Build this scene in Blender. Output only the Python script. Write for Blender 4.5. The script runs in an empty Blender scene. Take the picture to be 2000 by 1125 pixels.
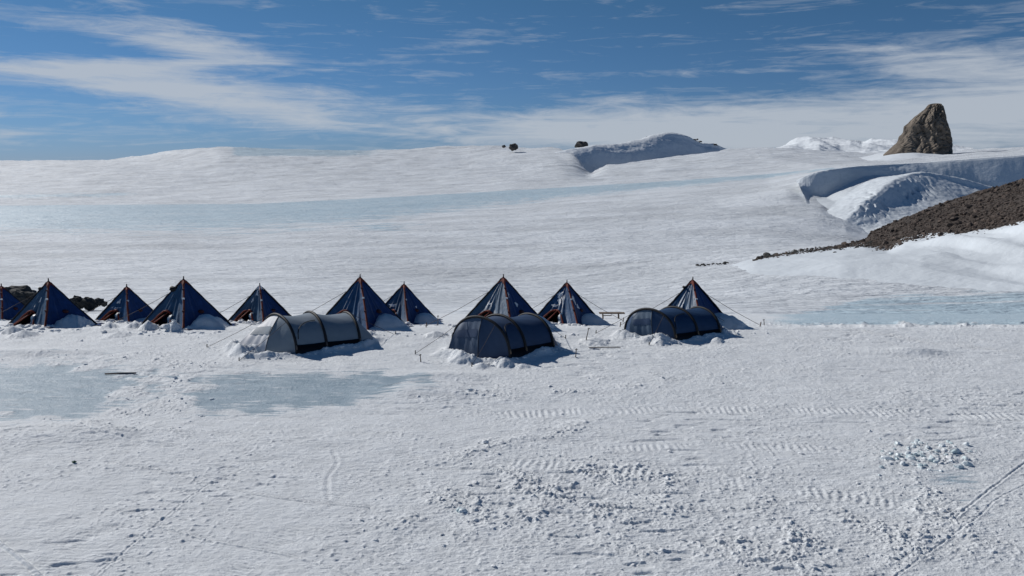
import bpy, math, random
import numpy as np
from mathutils import Vector, Matrix
random.seed(7)
S = bpy.context.scene
C = S.collection
# ------------------------------------------------------------ camera geometry
H0 = 7.56; F = 1444.0; PITCH = math.atan(250.5 / F)
cp, sp = math.cos(PITCH), math.sin(PITCH)
def ray(x, y):
    """photo position -> (X/Y, z/Y) of the sight line"""
    a = (np.asarray(x, float) - 1000) / F; b = (562.5 - np.asarray(y, float)) / F
    d = cp + b * sp
    return a / d, (-sp + b * cp) / d
def P(x, y, D):
    u, s = ray(x, y); return Vector((float(u) * D, D, H0 + float(s) * D))
def proj(X, Y, Z):
    dz = Z - H0
    dep = Y * cp - dz * sp; up = Y * sp + dz * cp
    return 1000 + F * X / dep, 562.5 - F * up / dep

# ------------------------------------------------------------ noise
_rs = np.random.RandomState(11)
_perm = _rs.permutation(4096).astype(np.int64)
_ang = _rs.rand(4096) * 2 * np.pi
_gx, _gy = np.cos(_ang), np.sin(_ang)
def pn(x, y, seed=0):
    x = np.asarray(x, float); y = np.asarray(y, float)
    xi = np.floor(x).astype(np.int64); yi = np.floor(y).astype(np.int64)
    xf = x - xi; yf = y - yi
    def g(ix, iy, dx, dy):
        h = _perm[(_perm[(ix + seed * 57) & 4095] + iy) & 4095]
        return _gx[h] * dx + _gy[h] * dy
    u = xf * xf * xf * (xf * (xf * 6 - 15) + 10); v = yf * yf * yf * (yf * (yf * 6 - 15) + 10)
    a = g(xi, yi, xf, yf); b = g(xi + 1, yi, xf - 1, yf)
    c = g(xi, yi + 1, xf, yf - 1); d = g(xi + 1, yi + 1, xf - 1, yf - 1)
    return ((a * (1 - u) + b * u) * (1 - v) + (c * (1 - u) + d * u) * v) * 1.5
def fbm(x, y, o=4, seed=0, gain=.5):
    r = 0; a = 1.0; t = 0
    for i in range(o):
        r = r + a * pn(x * 2 ** i + 17.3 * i, y * 2 ** i - 9.1 * i, seed + i); t += a; a *= gain
    return r / t
def sstep(a, b, x):
    t = np.clip((x - a) / (b - a), 0, 1); return t * t * (3 - 2 * t)

# ------------------------------------------------------------ materials
def mat(name):
    m = bpy.data.materials.new(name); m.use_nodes = True
    nt = m.node_tree; b = nt.nodes['Principled BSDF']
    return m, nt, b
def nd(nt, t, **k):
    n = nt.nodes.new(t)
    for a, v in k.items():
        if a in n.inputs.keys(): n.inputs[a].default_value = v
        else: setattr(n, a, v)
    return n
def noise(nt, vec, scale, detail=4, rough=.55, dist=0):
    n = nd(nt, 'ShaderNodeTexNoise'); n.inputs['Scale'].default_value = scale
    n.inputs['Detail'].default_value = detail; n.inputs['Roughness'].default_value = rough
    n.inputs['Distortion'].default_value = dist
    nt.links.new(vec, n.inputs['Vector']); return n.outputs['Fac']
def mapping(nt, vec, sc=(1, 1, 1), rot=(0, 0, 0)):
    m = nd(nt, 'ShaderNodeMapping'); m.inputs['Scale'].default_value = sc; m.inputs['Rotation'].default_value = rot
    nt.links.new(vec, m.inputs['Vector']); return m.outputs['Vector']
def ramp(nt, fac, stops):
    r = nd(nt, 'ShaderNodeValToRGB'); nt.links.new(fac, r.inputs['Fac'])
    e = r.color_ramp.elements
    while len(e) < len(stops): e.new(.5)
    for i, (p, c) in enumerate(stops):
        e[i].position = p; e[i].color = tuple(c) + (1,) if len(c) == 3 else c
    return r.outputs['Color']
def mixc(nt, f, a, b, mode='MIX'):
    m = nd(nt, 'ShaderNodeMix', data_type='RGBA', blend_type=mode)
    for sock, v in ((m.inputs[0], f), (m.inputs[6], a), (m.inputs[7], b)):
        if hasattr(v, 'links'): nt.links.new(v, sock)
        elif isinstance(v, (int, float)): sock.default_value = v
        else: sock.default_value = tuple(v) + (1,)
    return m.outputs[2]
def mth(nt, op, a, b=None, c=None):
    m = nd(nt, 'ShaderNodeMath', operation=op)
    for i, v in enumerate((a, b, c)):
        if v is None: continue
        if hasattr(v, 'links'): nt.links.new(v, m.inputs[i])
        else: m.inputs[i].default_value = v
    return m.outputs[0]
def bump(nt, h, strength, dist, prev=None):
    b = nd(nt, 'ShaderNodeBump'); b.inputs['Strength'].default_value = strength; b.inputs['Distance'].default_value = dist
    nt.links.new(h, b.inputs['Height'])
    if prev is not None: nt.links.new(prev, b.inputs['Normal'])
    return b.outputs['Normal']

SNOW = (.83, .845, .855)
def snow_material(name, scales, ice=True, color=SNOW, colvar=.06, stretch=(1, 1, 1), ic=((.27, .37, .44), (.44, .53, .59))):
    m, nt, b = mat(name)
    pos = nd(nt, 'ShaderNodeNewGeometry').outputs['Position']
    vec = mapping(nt, pos, stretch)
    n1 = noise(nt, vec, scales[0][0], 5, .6)
    dark = tuple(c * (1 - colvar * 2.2) for c in color)
    col = mixc(nt, ramp(nt, n1, [(.3, (0, 0, 0)), (.62, (1, 1, 1))]), dark, color)
    if ice:
        at = nd(nt, 'ShaderNodeAttribute', attribute_name='ice').outputs['Fac']
        streak = noise(nt, mapping(nt, pos, (scales[0][0] * .6, scales[0][0] * 4.5, 1), (0, 0, .06)), 1.0, 7, .7)
        f = mth(nt, 'MULTIPLY_ADD', mth(nt, 'SUBTRACT', streak, .5), 2.6, at)
        f = mth(nt, 'MULTIPLY', mth(nt, 'GREATER_THAN', at, .02), f)
        f = ramp(nt, f, [(.32, (0, 0, 0)), (.55, (1, 1, 1))])
        icol = ramp(nt, n1, [(.3, ic[0]), (.7, ic[1])])
        if name == 'snow_near':
            sy = nd(nt, 'ShaderNodeSeparateXYZ'); nt.links.new(pos, sy.inputs[0])
            fy = ramp(nt, mth(nt, 'MULTIPLY', sy.outputs[1], .01), [(.34, (0, 0, 0)), (.37, (1, 1, 1))])
            icol = mixc(nt, fy, icol, ramp(nt, n1, [(.3, (.44, .565, .64)), (.7, (.54, .655, .715))]))
        col = mixc(nt, f, col, icol)
        b.inputs['Roughness'].default_value = .7
        r = mth(nt, 'MULTIPLY_ADD', nd(nt, 'ShaderNodeSeparateColor').outputs[0], 0, .7)
        sc = nd(nt, 'ShaderNodeSeparateColor'); nt.links.new(f, sc.inputs[0])
        r = mth(nt, 'MULTIPLY_ADD', sc.outputs[0], -.25, .75); nt.links.new(r, b.inputs['Roughness'])
    else: b.inputs['Roughness'].default_value = .75
    nt.links.new(col, b.inputs['Base Color'])
    b.inputs['Specular IOR Level'].default_value = .25
    pr = None
    for sc_, st, di in scales:
        pr = bump(nt, noise(nt, vec, sc_, 5, .65), st, di, pr)
    nt.links.new(pr, b.inputs['Normal'])
    return m
M_near = snow_material('snow_near', [(1.3, .5, .06), (6, .9, .035), (24, .9, .014)], stretch=(1, 1.7, 1), color=(.80, .83, .85))
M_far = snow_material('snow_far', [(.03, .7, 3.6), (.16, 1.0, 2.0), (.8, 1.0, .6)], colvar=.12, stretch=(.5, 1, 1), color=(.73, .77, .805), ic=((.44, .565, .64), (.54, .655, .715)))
M_hill = snow_material('snow_hill', [(.02, .5, 1.5), (.15, .5, .6), (.7, .4, .2)], ice=False, colvar=.03, color=(.72, .765, .805))
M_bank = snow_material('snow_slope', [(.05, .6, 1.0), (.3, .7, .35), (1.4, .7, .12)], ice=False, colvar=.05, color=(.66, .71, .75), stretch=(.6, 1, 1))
M_clod = snow_material('snow_clod', [(5, .6, .05), (22, .6, .02)], ice=False, colvar=.05)
def ice_chunk_mat():
    m, nt, b = mat('blue_ice_chunk'); pos = nd(nt, 'ShaderNodeNewGeometry').outputs['Position']
    nt.links.new(ramp(nt, noise(nt, pos, 4, 3), [(.35, (.46, .58, .61)), (.6, (.80, .84, .86))]), b.inputs['Base Color'])
    b.inputs['Roughness'].default_value = .4
    nt.links.new(bump(nt, noise(nt, pos, 25, 3), .5, .02), b.inputs['Normal']); return m
M_icech = ice_chunk_mat()
def rock_mat(name, c1, c2, sc, bs=1.0, snow=0):
    m, nt, b = mat(name); g = nd(nt, 'ShaderNodeNewGeometry'); pos = g.outputs['Position']
    n = noise(nt, pos, sc, 8, .7, .4)
    col = ramp(nt, n, [(.3, c1), (.68, c2)])
    if snow:
        sx = nd(nt, 'ShaderNodeSeparateXYZ'); nt.links.new(g.outputs['Normal'], sx.inputs[0])
        f = mth(nt, 'MULTIPLY_ADD', noise(nt, pos, sc * 2, 4), .5, sx.outputs[2])
        f = ramp(nt, f, [(snow, (0, 0, 0)), (snow + .05, (1, 1, 1))])
        col = mixc(nt, f, col, SNOW)
    nt.links.new(col, b.inputs['Base Color']); b.inputs['Roughness'].default_value = .9
    pr = bump(nt, noise(nt, pos, sc, 8, .75), .9, bs)
    v = nd(nt, 'ShaderNodeTexVoronoi', feature='DISTANCE_TO_EDGE'); v.inputs['Scale'].default_value = sc * 1.7
    nt.links.new(mapping(nt, pos, (1, 1, .45), (.2, .3, .1)), v.inputs['Vector'])
    pr = bump(nt, mth(nt, 'MINIMUM', v.outputs['Distance'], .15), .5, bs * 1.5, pr)
    nt.links.new(pr, b.inputs['Normal']); return m
M_peak = rock_mat('peak_rock', (.085, .070, .056), (.23, .19, .15), .05, 1.6, snow=1.36)
M_scree = rock_mat('scree_rock', (.018, .015, .013), (.088, .068, .056), 1.6, .14, snow=1.30)
M_srock = rock_mat('brown_rock', (.025, .021, .018), (.125, .092, .074), 1.1, .08)
M_drock = rock_mat('dark_rock', (.02, .024, .026), (.07, .068, .062), 1.2, .08, snow=1.06)
M_frock = rock_mat('far_rock', (.03, .03, .03), (.11, .10, .09), .1, 1.0)

def fabric(name, c, rough=.42, spec=.5, wr=.4, var=.25, sc=3.0, trans=0):
    m, nt, b = mat(name); tc = nd(nt, 'ShaderNodeTexCoord').outputs['Object']
    n = noise(nt, tc, sc, 4, .6)
    nt.links.new(ramp(nt, n, [(.3, tuple(x * (1 - var) for x in c)), (.7, tuple(x * (1 + var) for x in c))]), b.inputs['Base Color'])
    b.inputs['Roughness'].default_value = rough; b.inputs['Specular IOR Level'].default_value = spec
    nt.links.new(bump(nt, noise(nt, mapping(nt, tc, (1, 1, .35)), 5, 4, .5, .6), wr, .03), b.inputs['Normal'])
    if trans:
        t = nd(nt, 'ShaderNodeBsdfTranslucent'); t.inputs['Color'].default_value = tuple(min(1, x * 1.4) for x in c) + (1,)
        mx = nd(nt, 'ShaderNodeMixShader'); mx.inputs[0].default_value = trans
        nt.links.new(b.outputs[0], mx.inputs[1]); nt.links.new(t.outputs[0], mx.inputs[2])
        nt.links.new(mx.outputs[0], nt.nodes['Material Output'].inputs['Surface'])
    return m
M_blue = fabric('navy_canvas', (.007, .032, .125), .5, .35, .4)  # tent canvas with the shade of the walls turned from the sun in it
M_blue2 = fabric('lit_blue_canvas', (.034, .085, .16), .42, .5, .5)  # same canvas lightened, sunlight on the door wall put into the colour
DOORM = [M_blue2, fabric('lit_pale_canvas', (.060, .115, .185), .42, .5, .6), fabric('lit_creased_canvas', (.026, .080, .175), .38, .5, .7)]  # door wall variants, all with sunlight painted into the canvas colour
M_orange = fabric('orange_webbing', (.155, .028, .016), .7, .3)
M_dred = fabric('dark_red_patch', (.06, .012, .014), .7, .3)
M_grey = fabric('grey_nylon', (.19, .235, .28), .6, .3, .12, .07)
M_greyl = fabric('lit_grey_nylon', (.72, .72, .73), .6, .3, .12, .08)  # grey nylon brightened to paint in the sun on the door end
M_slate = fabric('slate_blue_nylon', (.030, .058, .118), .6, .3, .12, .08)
M_slatel = fabric('lit_slate_nylon', (.070, .105, .165), .6, .3, .12, .08)  # lighter copy of the slate nylon, sunlight painted in for the door panel
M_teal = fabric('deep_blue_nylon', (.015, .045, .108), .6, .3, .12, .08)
M_teall = fabric('lit_blue_nylon', (.085, .13, .19), .6, .3, .12, .08)  # lighter copy of the deep blue nylon, sunlit tone painted in
M_black = fabric('black_webbing', (.012, .013, .016), .6, .3, .2)
M_dark = fabric('dark_interior', (.01, .01, .012), .9, .1, .2)
M_rope = fabric('rope', (.10, .085, .08), .8, .2, 0)
M_white = fabric('white_print', (.65, .67, .7), .7, .2, 0, .05)
M_wood = fabric('weathered_wood', (.16, .12, .085), .8, .2, .3)
M_green = fabric('green_plastic', (.03, .10, .05), .5, .4, .3)
M_frost = snow_material('frost', [(9, .6, .02)], ice=False)

# ------------------------------------------------------------ object helpers
def link(o): C.objects.link(o); return o
def props(o, label=None, cat=None, group=None, kind=None):
    for k, v in (('label', label), ('category', cat), ('group', group), ('kind', kind)):
        if v: o[k] = v
    return o
def thing(name, loc, label, cat, group=None):
    o = link(bpy.data.objects.new(name, None)); o.location = loc; o.empty_display_size = .3
    return props(o, label, cat, group)
def grid_obj(name, V, mats, smooth=True, attr=None, kind='structure'):
    """V: rows x cols x 3"""
    r, c = V.shape[:2]
    me = bpy.data.meshes.new(name)
    n = r * c; i = np.arange(n).reshape(r, c)
    q = np.stack([i[:-1, :-1], i[:-1, 1:], i[1:, 1:], i[1:, :-1]], -1).reshape(-1, 4)
    me.vertices.add(n); me.vertices.foreach_set('co', V.reshape(-1).astype(np.float32))
    me.loops.add(q.size); me.loops.foreach_set('vertex_index', q.reshape(-1).astype(np.int32))
    me.polygons.add(len(q)); me.polygons.foreach_set('loop_start', np.arange(0, q.size, 4, dtype=np.int32))
    me.polygons.foreach_set('use_smooth', np.full(len(q), smooth))
    me.update(calc_edges=True)
    if attr is not None:
        for k, a in attr.items():
            at = me.attributes.new(k, 'FLOAT', 'POINT'); at.data.foreach_set('value', a.reshape(-1).astype(np.float32))
    me.materials.append(mats)
    o = link(bpy.data.objects.new(name, me))
    if kind: o['kind'] = kind
    return o
class MB:
    def __init__(s): s.v = []; s.f = []
    def add(s, vs, fs):
        b = len(s.v); s.v += [tuple(v) for v in vs]; s.f += [tuple(b + i for i in f) for f in fs]; return s
    def tube(s, pts, r, n=6):
        pts = [Vector(p) for p in pts]; rs = r if isinstance(r, (list, tuple)) else [r] * len(pts)
        vs = []; fs = []
        for i, p in enumerate(pts):
            t = (pts[min(i + 1, len(pts) - 1)] - pts[max(i - 1, 0)]).normalized()
            a = t.cross(Vector((0, 0, 1)) if abs(t.z) < .9 else Vector((1, 0, 0))).normalized(); b = t.cross(a)
            for k in range(n):
                w = 2 * math.pi * k / n; vs.append(p + (a * math.cos(w) + b * math.sin(w)) * rs[i])
        for i in range(len(pts) - 1):
            for k in range(n):
                fs.append((i * n + k, i * n + (k + 1) % n, (i + 1) * n + (k + 1) % n, (i + 1) * n + k))
        fs.append(tuple(range(n - 1, -1, -1))); fs.append(tuple(range((len(pts) - 1) * n, len(pts) * n)))
        return s.add(vs, fs)
    def strip(s, A, B, thick, nrm):
        """solid ribbon between polylines A and B"""
        n = len(A); A = [Vector(p) for p in A]; B = [Vector(p) for p in B]; d = Vector(nrm) * thick
        vs = A + B + [p + d for p in A] + [p + d for p in B]; fs = []
        for i in range(n - 1):
            fs += [(i, i + 1, n + i + 1, n + i), (2*n + i, 3*n + i, 3*n + i + 1, 2*n + i + 1),
                   (i, 2*n + i, 2*n + i + 1, i + 1), (n + i, n + i + 1, 3*n + i + 1, 3*n + i)]
        fs += [(0, n, 3*n, 2*n), (n - 1, 3*n - 1, 4*n - 1, 2*n - 1)]
        return s.add(vs, fs)
    def box(s, c, sz, M=None):
        c = Vector(c); vs = []
        for i in (-.5, .5):
            for j in (-.5, .5):
                for k in (-.5, .5):
                    v = Vector((i * sz[0], j * sz[1], k * sz[2])); vs.append(c + (M @ v if M else v))
        return s.add(vs, [(0, 1, 3, 2), (4, 6, 7, 5), (0, 4, 5, 1), (2, 3, 7, 6), (0, 2, 6, 4), (1, 5, 7, 3)])
    def build(s, name, m, parent=None, smooth=True, loc=None):
        me = bpy.data.meshes.new(name); me.from_pydata(s.v, [], s.f); me.materials.append(m)
        me.polygons.foreach_set('use_smooth', [smooth] * len(me.polygons)); me.update()
        o = link(bpy.data.objects.new(name, me))
        if parent is not None: o.parent = parent
        if loc is not None: o.location = loc
        return o

# unit lump used for rocks and clods
import bmesh
def ico(sub):
    bm = bmesh.new(); bmesh.ops.create_icosphere(bm, subdivisions=sub, radius=1)
    v = np.array([x.co[:] for x in bm.verts]); f = np.array([[x.index for x in p.verts] for p in bm.faces]); bm.free()
    return v, f
ICO = {k: ico(k) for k in (1, 2, 3, 4)}
def lumps(name, pos, size, m, sub=1, rough=.3, flat=.7, seed=1, smooth=False, kind='stuff', elong=.4):
    v, f = ICO[sub]; rs = np.random.RandomState(seed); n = len(pos); nv = len(v)
    out = np.zeros((n, nv, 3))
    for ax in range(3): pass
    th = rs.rand(n) * 2 * np.pi
    r = 1 + rough * (rs.rand(n, nv) - .5) * 2
    w = v[None] * r[..., None]
    sx = 1 + elong * (rs.rand(n) - .5) * 2; sz = flat * (1 + .4 * (rs.rand(n) - .5))
    w = w * np.stack([sx, 1 / sx, sz], -1)[:, None, :]
    tl = (rs.rand(n) - .5) * .8
    x = w[..., 0] * np.cos(tl)[:, None] - w[..., 2] * np.sin(tl)[:, None]; z = w[..., 0] * np.sin(tl)[:, None] + w[..., 2] * np.cos(tl)[:, None]
    y = w[..., 1]
    c, s_ = np.cos(th)[:, None], np.sin(th)[:, None]
    out[..., 0] = x * c - y * s_; out[..., 1] = x * s_ + y * c; out[..., 2] = z
    out = out * np.asarray(size)[:, None, None] + np.asarray(pos)[:, None, :]
    F_ = (f[None] + (np.arange(n) * nv)[:, None, None]).reshape(-1, 3)
    me = bpy.data.meshes.new(name); me.vertices.add(n * nv); me.vertices.foreach_set('co', out.reshape(-1).astype(np.float32))
    me.loops.add(F_.size); me.loops.foreach_set('vertex_index', F_.reshape(-1).astype(np.int32))
    me.polygons.add(len(F_)); me.polygons.foreach_set('loop_start', np.arange(0, F_.size, 3, dtype=np.int32))
    me.polygons.foreach_set('use_smooth', np.full(len(F_), smooth))
    me.update(calc_edges=True); me.materials.append(m)
    o = link(bpy.data.objects.new(name, me))
    if kind: o['kind'] = kind
    return o

# ------------------------------------------------------------ near ground base profile
_D = np.array([0, 33, 35, 37, 40, 45, 50, 56, 62])
_Yp = {35: 638, 37: 630.5, 40: 625, 45: 618, 50: 612, 56: 606.5, 62: 602}
_Z = np.array([0, 0] + [H0 + float(ray(1000, _Yp[d])[1]) * d for d in (35, 37, 40, 45, 50, 56, 62)])
_dd = np.linspace(0, 62, 1241); _zz = np.interp(_dd, _D, _Z)
_k = np.exp(-np.linspace(-2, 2, 41) ** 2); _k /= _k.sum()
_zz = np.convolve(np.pad(_zz, 20, mode='reflect', reflect_type='odd'), _k, 'valid')
def base(Y): return np.interp(Y, _dd, _zz)
def gpx(x, y):
    """ground point seen at photo position (x,y)"""
    u, s = ray(x, y); u = float(u); s = float(s)
    ds = np.linspace(8, 60, 5201); g = H0 + s * ds - base(ds)
    i = int(np.argmax(g < 0)); D = float(ds[i])
    return Vector((u * D, D, float(base(D))))
def at(x, D, dz=0):
    u = (x - 1000) / F / (cp + (-.02) * sp); return Vector((u * D, D, float(base(D)) + dz))

# ------------------------------------------------------------ tents: solve positions first
# apex px, front corner px, tent options
PYR = [
 # ax, ay, fx, fy, colour of lit wall, features
 dict(a=(2, 555), f=(13, 626), n='far'),
 dict(a=(94, 545), f=(87, 641), n='front'),
 dict(a=(247, 556), f=(252, 631), n='far'),
 dict(a=(358, 541), f=(358, 645), n='front'),
 dict(a=(507, 554), f=(515, 632), n='far'),
 dict(a=(703, 537), f=(719, 648), n='front'),
 dict(a=(789, 551), f=(798, 634), n='far'),
 dict(a=(983, 537), f=(1000, 650), n='front'),
 dict(a=(1107, 548), f=(1129, 637), n='far'),
 dict(a=(1353, 542), f=(1372, 646), n='front'),
]
for t in PYR:
    fr = gpx(*t['f']); R = 2.2; hh = 2.4; ang = 0
    for _ in range(30):
        ua, sa = ray(*t['a'])
        cy = fr.y + R * math.cos(ang)
        cx = float(ua) * cy
        ang = math.asin(max(-.5, min(.5, (fr.x - cx) / R)))
        hh = H0 + float(sa) * cy - float(base(fr.y))
        R = hh * .98
    t['c'] = Vector((cx, cy, float(base(fr.y)) )); t['R'] = R; t['H'] = hh; t['ang'] = ang
    print('pyr', t['a'], 'H %.2f R %.2f ang %.0f D %.1f' % (hh, R, math.degrees(ang), cy))
TUN = [
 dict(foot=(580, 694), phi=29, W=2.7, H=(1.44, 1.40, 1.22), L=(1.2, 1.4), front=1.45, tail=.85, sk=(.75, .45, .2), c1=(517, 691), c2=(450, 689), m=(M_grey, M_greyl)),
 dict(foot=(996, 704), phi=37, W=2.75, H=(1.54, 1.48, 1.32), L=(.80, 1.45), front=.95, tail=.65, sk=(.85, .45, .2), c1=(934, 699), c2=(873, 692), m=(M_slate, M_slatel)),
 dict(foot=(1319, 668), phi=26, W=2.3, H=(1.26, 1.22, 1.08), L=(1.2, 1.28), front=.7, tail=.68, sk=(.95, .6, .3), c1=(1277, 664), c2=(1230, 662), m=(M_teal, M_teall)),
]
for t in TUN: 
    t['p'] = gpx(*t['foot']); ph = math.radians(t['phi'])
    t['ax'] = Vector((math.cos(ph), math.sin(ph), 0)); t['cr'] = Vector((-math.sin(ph), math.cos(ph), 0))
    t['o'] = t['p'] + t['cr'] * t['W'] / 2

# ------------------------------------------------------------ NEAR GROUND
def near_detail(X, Y, want='z'):
    Z0 = base(Y)
    px, py = proj(X, Y, Z0)
    wx = px + 30 * pn(X * .9, Y * .9, 3); wy = py + 14 * pn(X * .9, Y * .9, 4)
    fine = sstep(60, 42, Y)
    z = .05 * fbm(X * .22, Y * .3, 3, 1) + .018 * fbm(X * 1.2, Y * 1.8, 4, 5) + .010 * fbm(X * 5, Y * 9, 3, 15)
    # wind-cut texture
    z += .016 * np.abs(pn(X * 1.6 + .4 * Y, Y * 5.5, 8)) * sstep(-.2, .4, pn(X * .2, Y * .3, 9))
    z -= .035 * sstep(.30, .5, pn(X * 1.1 + .3 * Y, Y * 4.2, 10)) * sstep(0, .4, pn(X * .16, Y * .22, 19))
    # clod patches
    def el(cx, cy, rx, ry, rot=0):
        a = math.radians(rot); dx = wx - cx; dy = wy - cy
        return np.exp(-(((dx * math.cos(a) + dy * math.sin(a)) / rx) ** 2 + ((-dx * math.sin(a) + dy * math.cos(a)) / ry) ** 2) ** 1.5)
    m = 1.0 * el(960, 985, 260, 60, -8) + .9 * el(1200, 965, 240, 50, 5) + .55 * el(1500, 1010, 420, 90) + .5 * el(1350, 1090, 600, 60)
    m += 1.0 * el(1810, 892, 85, 28) + .55 * el(1830, 960, 150, 60) + .55 * el(1760, 1060, 220, 60)
    m += .7 * el(1080, 758, 370, 17, -4) + .35 * el(1600, 775, 450, 40) + .30 * el(1650, 680, 420, 40) + .35 * el(1900, 850, 260, 60)
    m += .8 * el(1010, 862, 190, 15, -14) + .7 * el(290, 800, 120, 60, -15) + .6 * el(200, 705, 330, 18) + .45 * el(330, 730, 120, 35)
    m += .35 * el(560, 668, 700, 16) + .45 * el(1080, 690, 120, 10) + .25 * el(1150, 905, 500, 30) + .55 * el(150, 828, 230, 12, 8)
    m += .3 * el(500, 880, 200, 18) + .7 * el(230, 642, 320, 9) + .4 * el(1250, 660, 60, 10)
    m = np.clip(m, 0, 1.1) * (.45 + .75 * sstep(-.25, .3, fbm(X * .8, Y * .8, 3, 17)))
    ice = np.maximum.reduce([el(70, 765, 225, 56, -4), el(545, 765, 245, 36, -3), .8 * el(300, 745, 120, 22), .75 * el(760, 742, 90, 10), .35 * el(1850, 960, 80, 60)])
    ice = .72 * np.clip(ice * 1.5, 0, 1) * (1 - .75 * sstep(.25, .6, m))
    if want == 'm': return m
    n1 = fbm(X * 4.5, Y * 6.0, 4, 21); n2 = fbm(X * 9, Y * 12, 3, 31)
    cl = np.maximum(0, n1 - .05) * .088 + np.maximum(0, n2 - .02) * .062
    chips = np.maximum(0, pn(X * 7, Y * 11, 25) - .28) * .05 * sstep(-.3, .3, pn(X * .35, Y * .5, 27))
    z = z + m * cl * fine * (1 - .5 * ice) + m * .03 + chips * (1 - ice) + .012 * np.maximum(0, fbm(X * 3, Y * 8, 3, 29))
    z = z * (1 - .75 * ice) - .02 * ice
    # tread ribs: world polylines
    def dist_line(pts):
        best = np.full(X.shape, 1e9); al = np.zeros(X.shape); acc = 0
        for (a, b) in zip(pts[:-1], pts[1:]):
            ax_, ay_ = a.x, a.y; dx, dy = b.x - ax_, b.y - ay_; L = math.hypot(dx, dy)
            t_ = np.clip(((X - ax_) * dx + (Y - ay_) * dy) / L / L, 0, 1)
            d = np.hypot(X - ax_ - t_ * dx, Y - ay_ - t_ * dy); mk = d < best
            best = np.where(mk, d, best); al = np.where(mk, acc + t_ * L, al); acc += L
        return best, al
    def curve(pp, k=8):
        P_ = [gpx(*q) for q in pp]; out = []
        for i in range(len(P_) - 1):
            p0, p1, p2, p3 = P_[max(i-1, 0)], P_[i], P_[i+1], P_[min(i+2, len(P_)-1)]
            for j in range(k):
                t_ = j / k
                out.append(.5 * ((2*p1) + (p2-p0)*t_ + (2*p0-5*p1+4*p2-p3)*t_*t_ + (3*p1-p0-3*p2+p3)*t_**3))
        return out + [P_[-1]]
    for pp, w, dep in (([(-60, 1018), (20, 1075), (120, 1160)], .03, -.07), ([(170, 1140), (300, 1030), (400, 950), (460, 925)], .024, .022),
                       ([(210, 905), (330, 922), (420, 948), (560, 975), (720, 992)], .022, -.04), ([(560, 908), (700, 925), (830, 945)], .02, -.012),
                       ([(270, 1010), (380, 1050), (560, 1085), (700, 1130)], .02, -.035), ([(1860, 1020), (1930, 960), (2060, 860)], .022, .03),
                       ([(1700, 1160), (1900, 1020), (1950, 975), (2060, 920)], .018, .018), ([(650, 880), (658, 905), (640, 935), (642, 975)], .05, .02),
                       ([(1400, 640), (1700, 652), (2050, 700)], .06, .05), ([(1500, 632), (1800, 668), (2050, 690)], .05, .05),
                       ([(1050, 985), (1300, 1005), (1550, 985)], .02, .02), ([(960, 845), (1200, 838), (1500, 850), (2050, 900)], .03, .022), ([(960, 861), (1200, 855), (1500, 868), (2050, 922)], .03, .022), ([(740, 760), (800, 748), (900, 750)], .04, .05), ([(1040, 712), (1300, 716), (1700, 730), (2050, 735)], .04, .03), ([(0, 850), (90, 838), (200, 852), (330, 870)], .04, .05), ([(560, 870), (760, 858), (980, 840)], .03, .012)):
        d, al = dist_line(curve(pp))
        dep = dep * .55
        z = z - dep * np.exp(-(d / w) ** 2) * (.75 + .5 * pn(al * 3, d * 0, 41)) + dep * .7 * np.exp(-((d - w * 2) / w) ** 2)
    for pp, wd, per, dep in (([(420, 1150), (600, 1010), (740, 900)], .24, .11, .014), ([(700, 1140), (900, 1000), (1010, 880)], .24, .11, .010),
                             ([(1000, 905), (1250, 925), (1500, 950), (1750, 985)], .26, .19, .018), ([(1150, 880), (1400, 872), (1640, 878)], .22, .19, .015),
                             ([(60, 1130), (230, 1010), (430, 930)], .26, .10, .010), ([(1000, 1140), (1060, 1040), (1290, 960), (1300, 900)], .22, .12, .012),
                             ([(900, 812), (1300, 800), (1700, 806), (2050, 815)], .3, .2, .02), ([(150, 770), (450, 765), (700, 745)], .2, .2, .006)):
        d, al = dist_line(curve(pp)); wdg = sstep(wd * 1.15, wd * .8, d)
        z = z + wdg * dep * .6 * (np.sin(al * 2 * np.pi / per + 2.5 * pn(X * 1.5, Y * 1.5, 44)) - .5) * sstep(-.35, .45, pn(X * .6, Y * 1.0, 43) + .22)
    # low drift lenses
    for cx, cy, rx, ry, h in ((810, 765, 1.3, .7, .16), (120, 848, 2.3, .8, .15), (1785, 688, 1.0, .5, .20), (60, 690, 2.0, .5, .15), (1390, 690, 2, 1, .05), (860, 735, 1.6, .5, .12)):
        p = gpx(cx, cy); q = ((X - p.x) / rx) ** 2 + ((Y - p.y) / ry) ** 2
        z += h * np.exp(-q) 
    # drifts banked against the pyramid tents, in the lee (right front side)
    rr = random.Random(5)
    for i, t in enumerate(PYR):
        c, R, a = t['c'], t['R'], t['ang']
        fx, fy = math.sin(a), -math.cos(a); rx_, ry_ = math.cos(a), math.sin(a)
        cx = c.x + (fx * .36 + rx_ * .72) * R; cy = c.y + (fy * .36 + ry_ * .72) * R
        ex, ey = (rx_ - fx) * .7071, (ry_ - fy) * .7071       # along the wall
        lx = (X - cx) * ex + (Y - cy) * ey; ly = (X - cx) * ey * -1 + (Y - cy) * ex
        big = 1.0 if t['n'] == 'front' else .8
        hs = np.zeros(X.shape)
        for q_ in np.linspace(0, 1.9, 39):
            sx_ = X - c.x - .80 * q_ * R; sy_ = Y - c.y + .60 * q_ * R
            u1 = sx_ * rx_ + sy_ * ry_; u2 = sx_ * fx + sy_ * fy
            hs = np.maximum(hs, t['H'] * (1 - (np.abs(u1) + np.abs(u2)) / R) - .6494 * q_ * R)
        wv = 1 + .22 * pn(X * 1.1 + i, Y * 1.1, 51)
        q = np.sqrt((lx / (1.45 * big)) ** 2 + (ly / (1.15 * big)) ** 2) / wv
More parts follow.
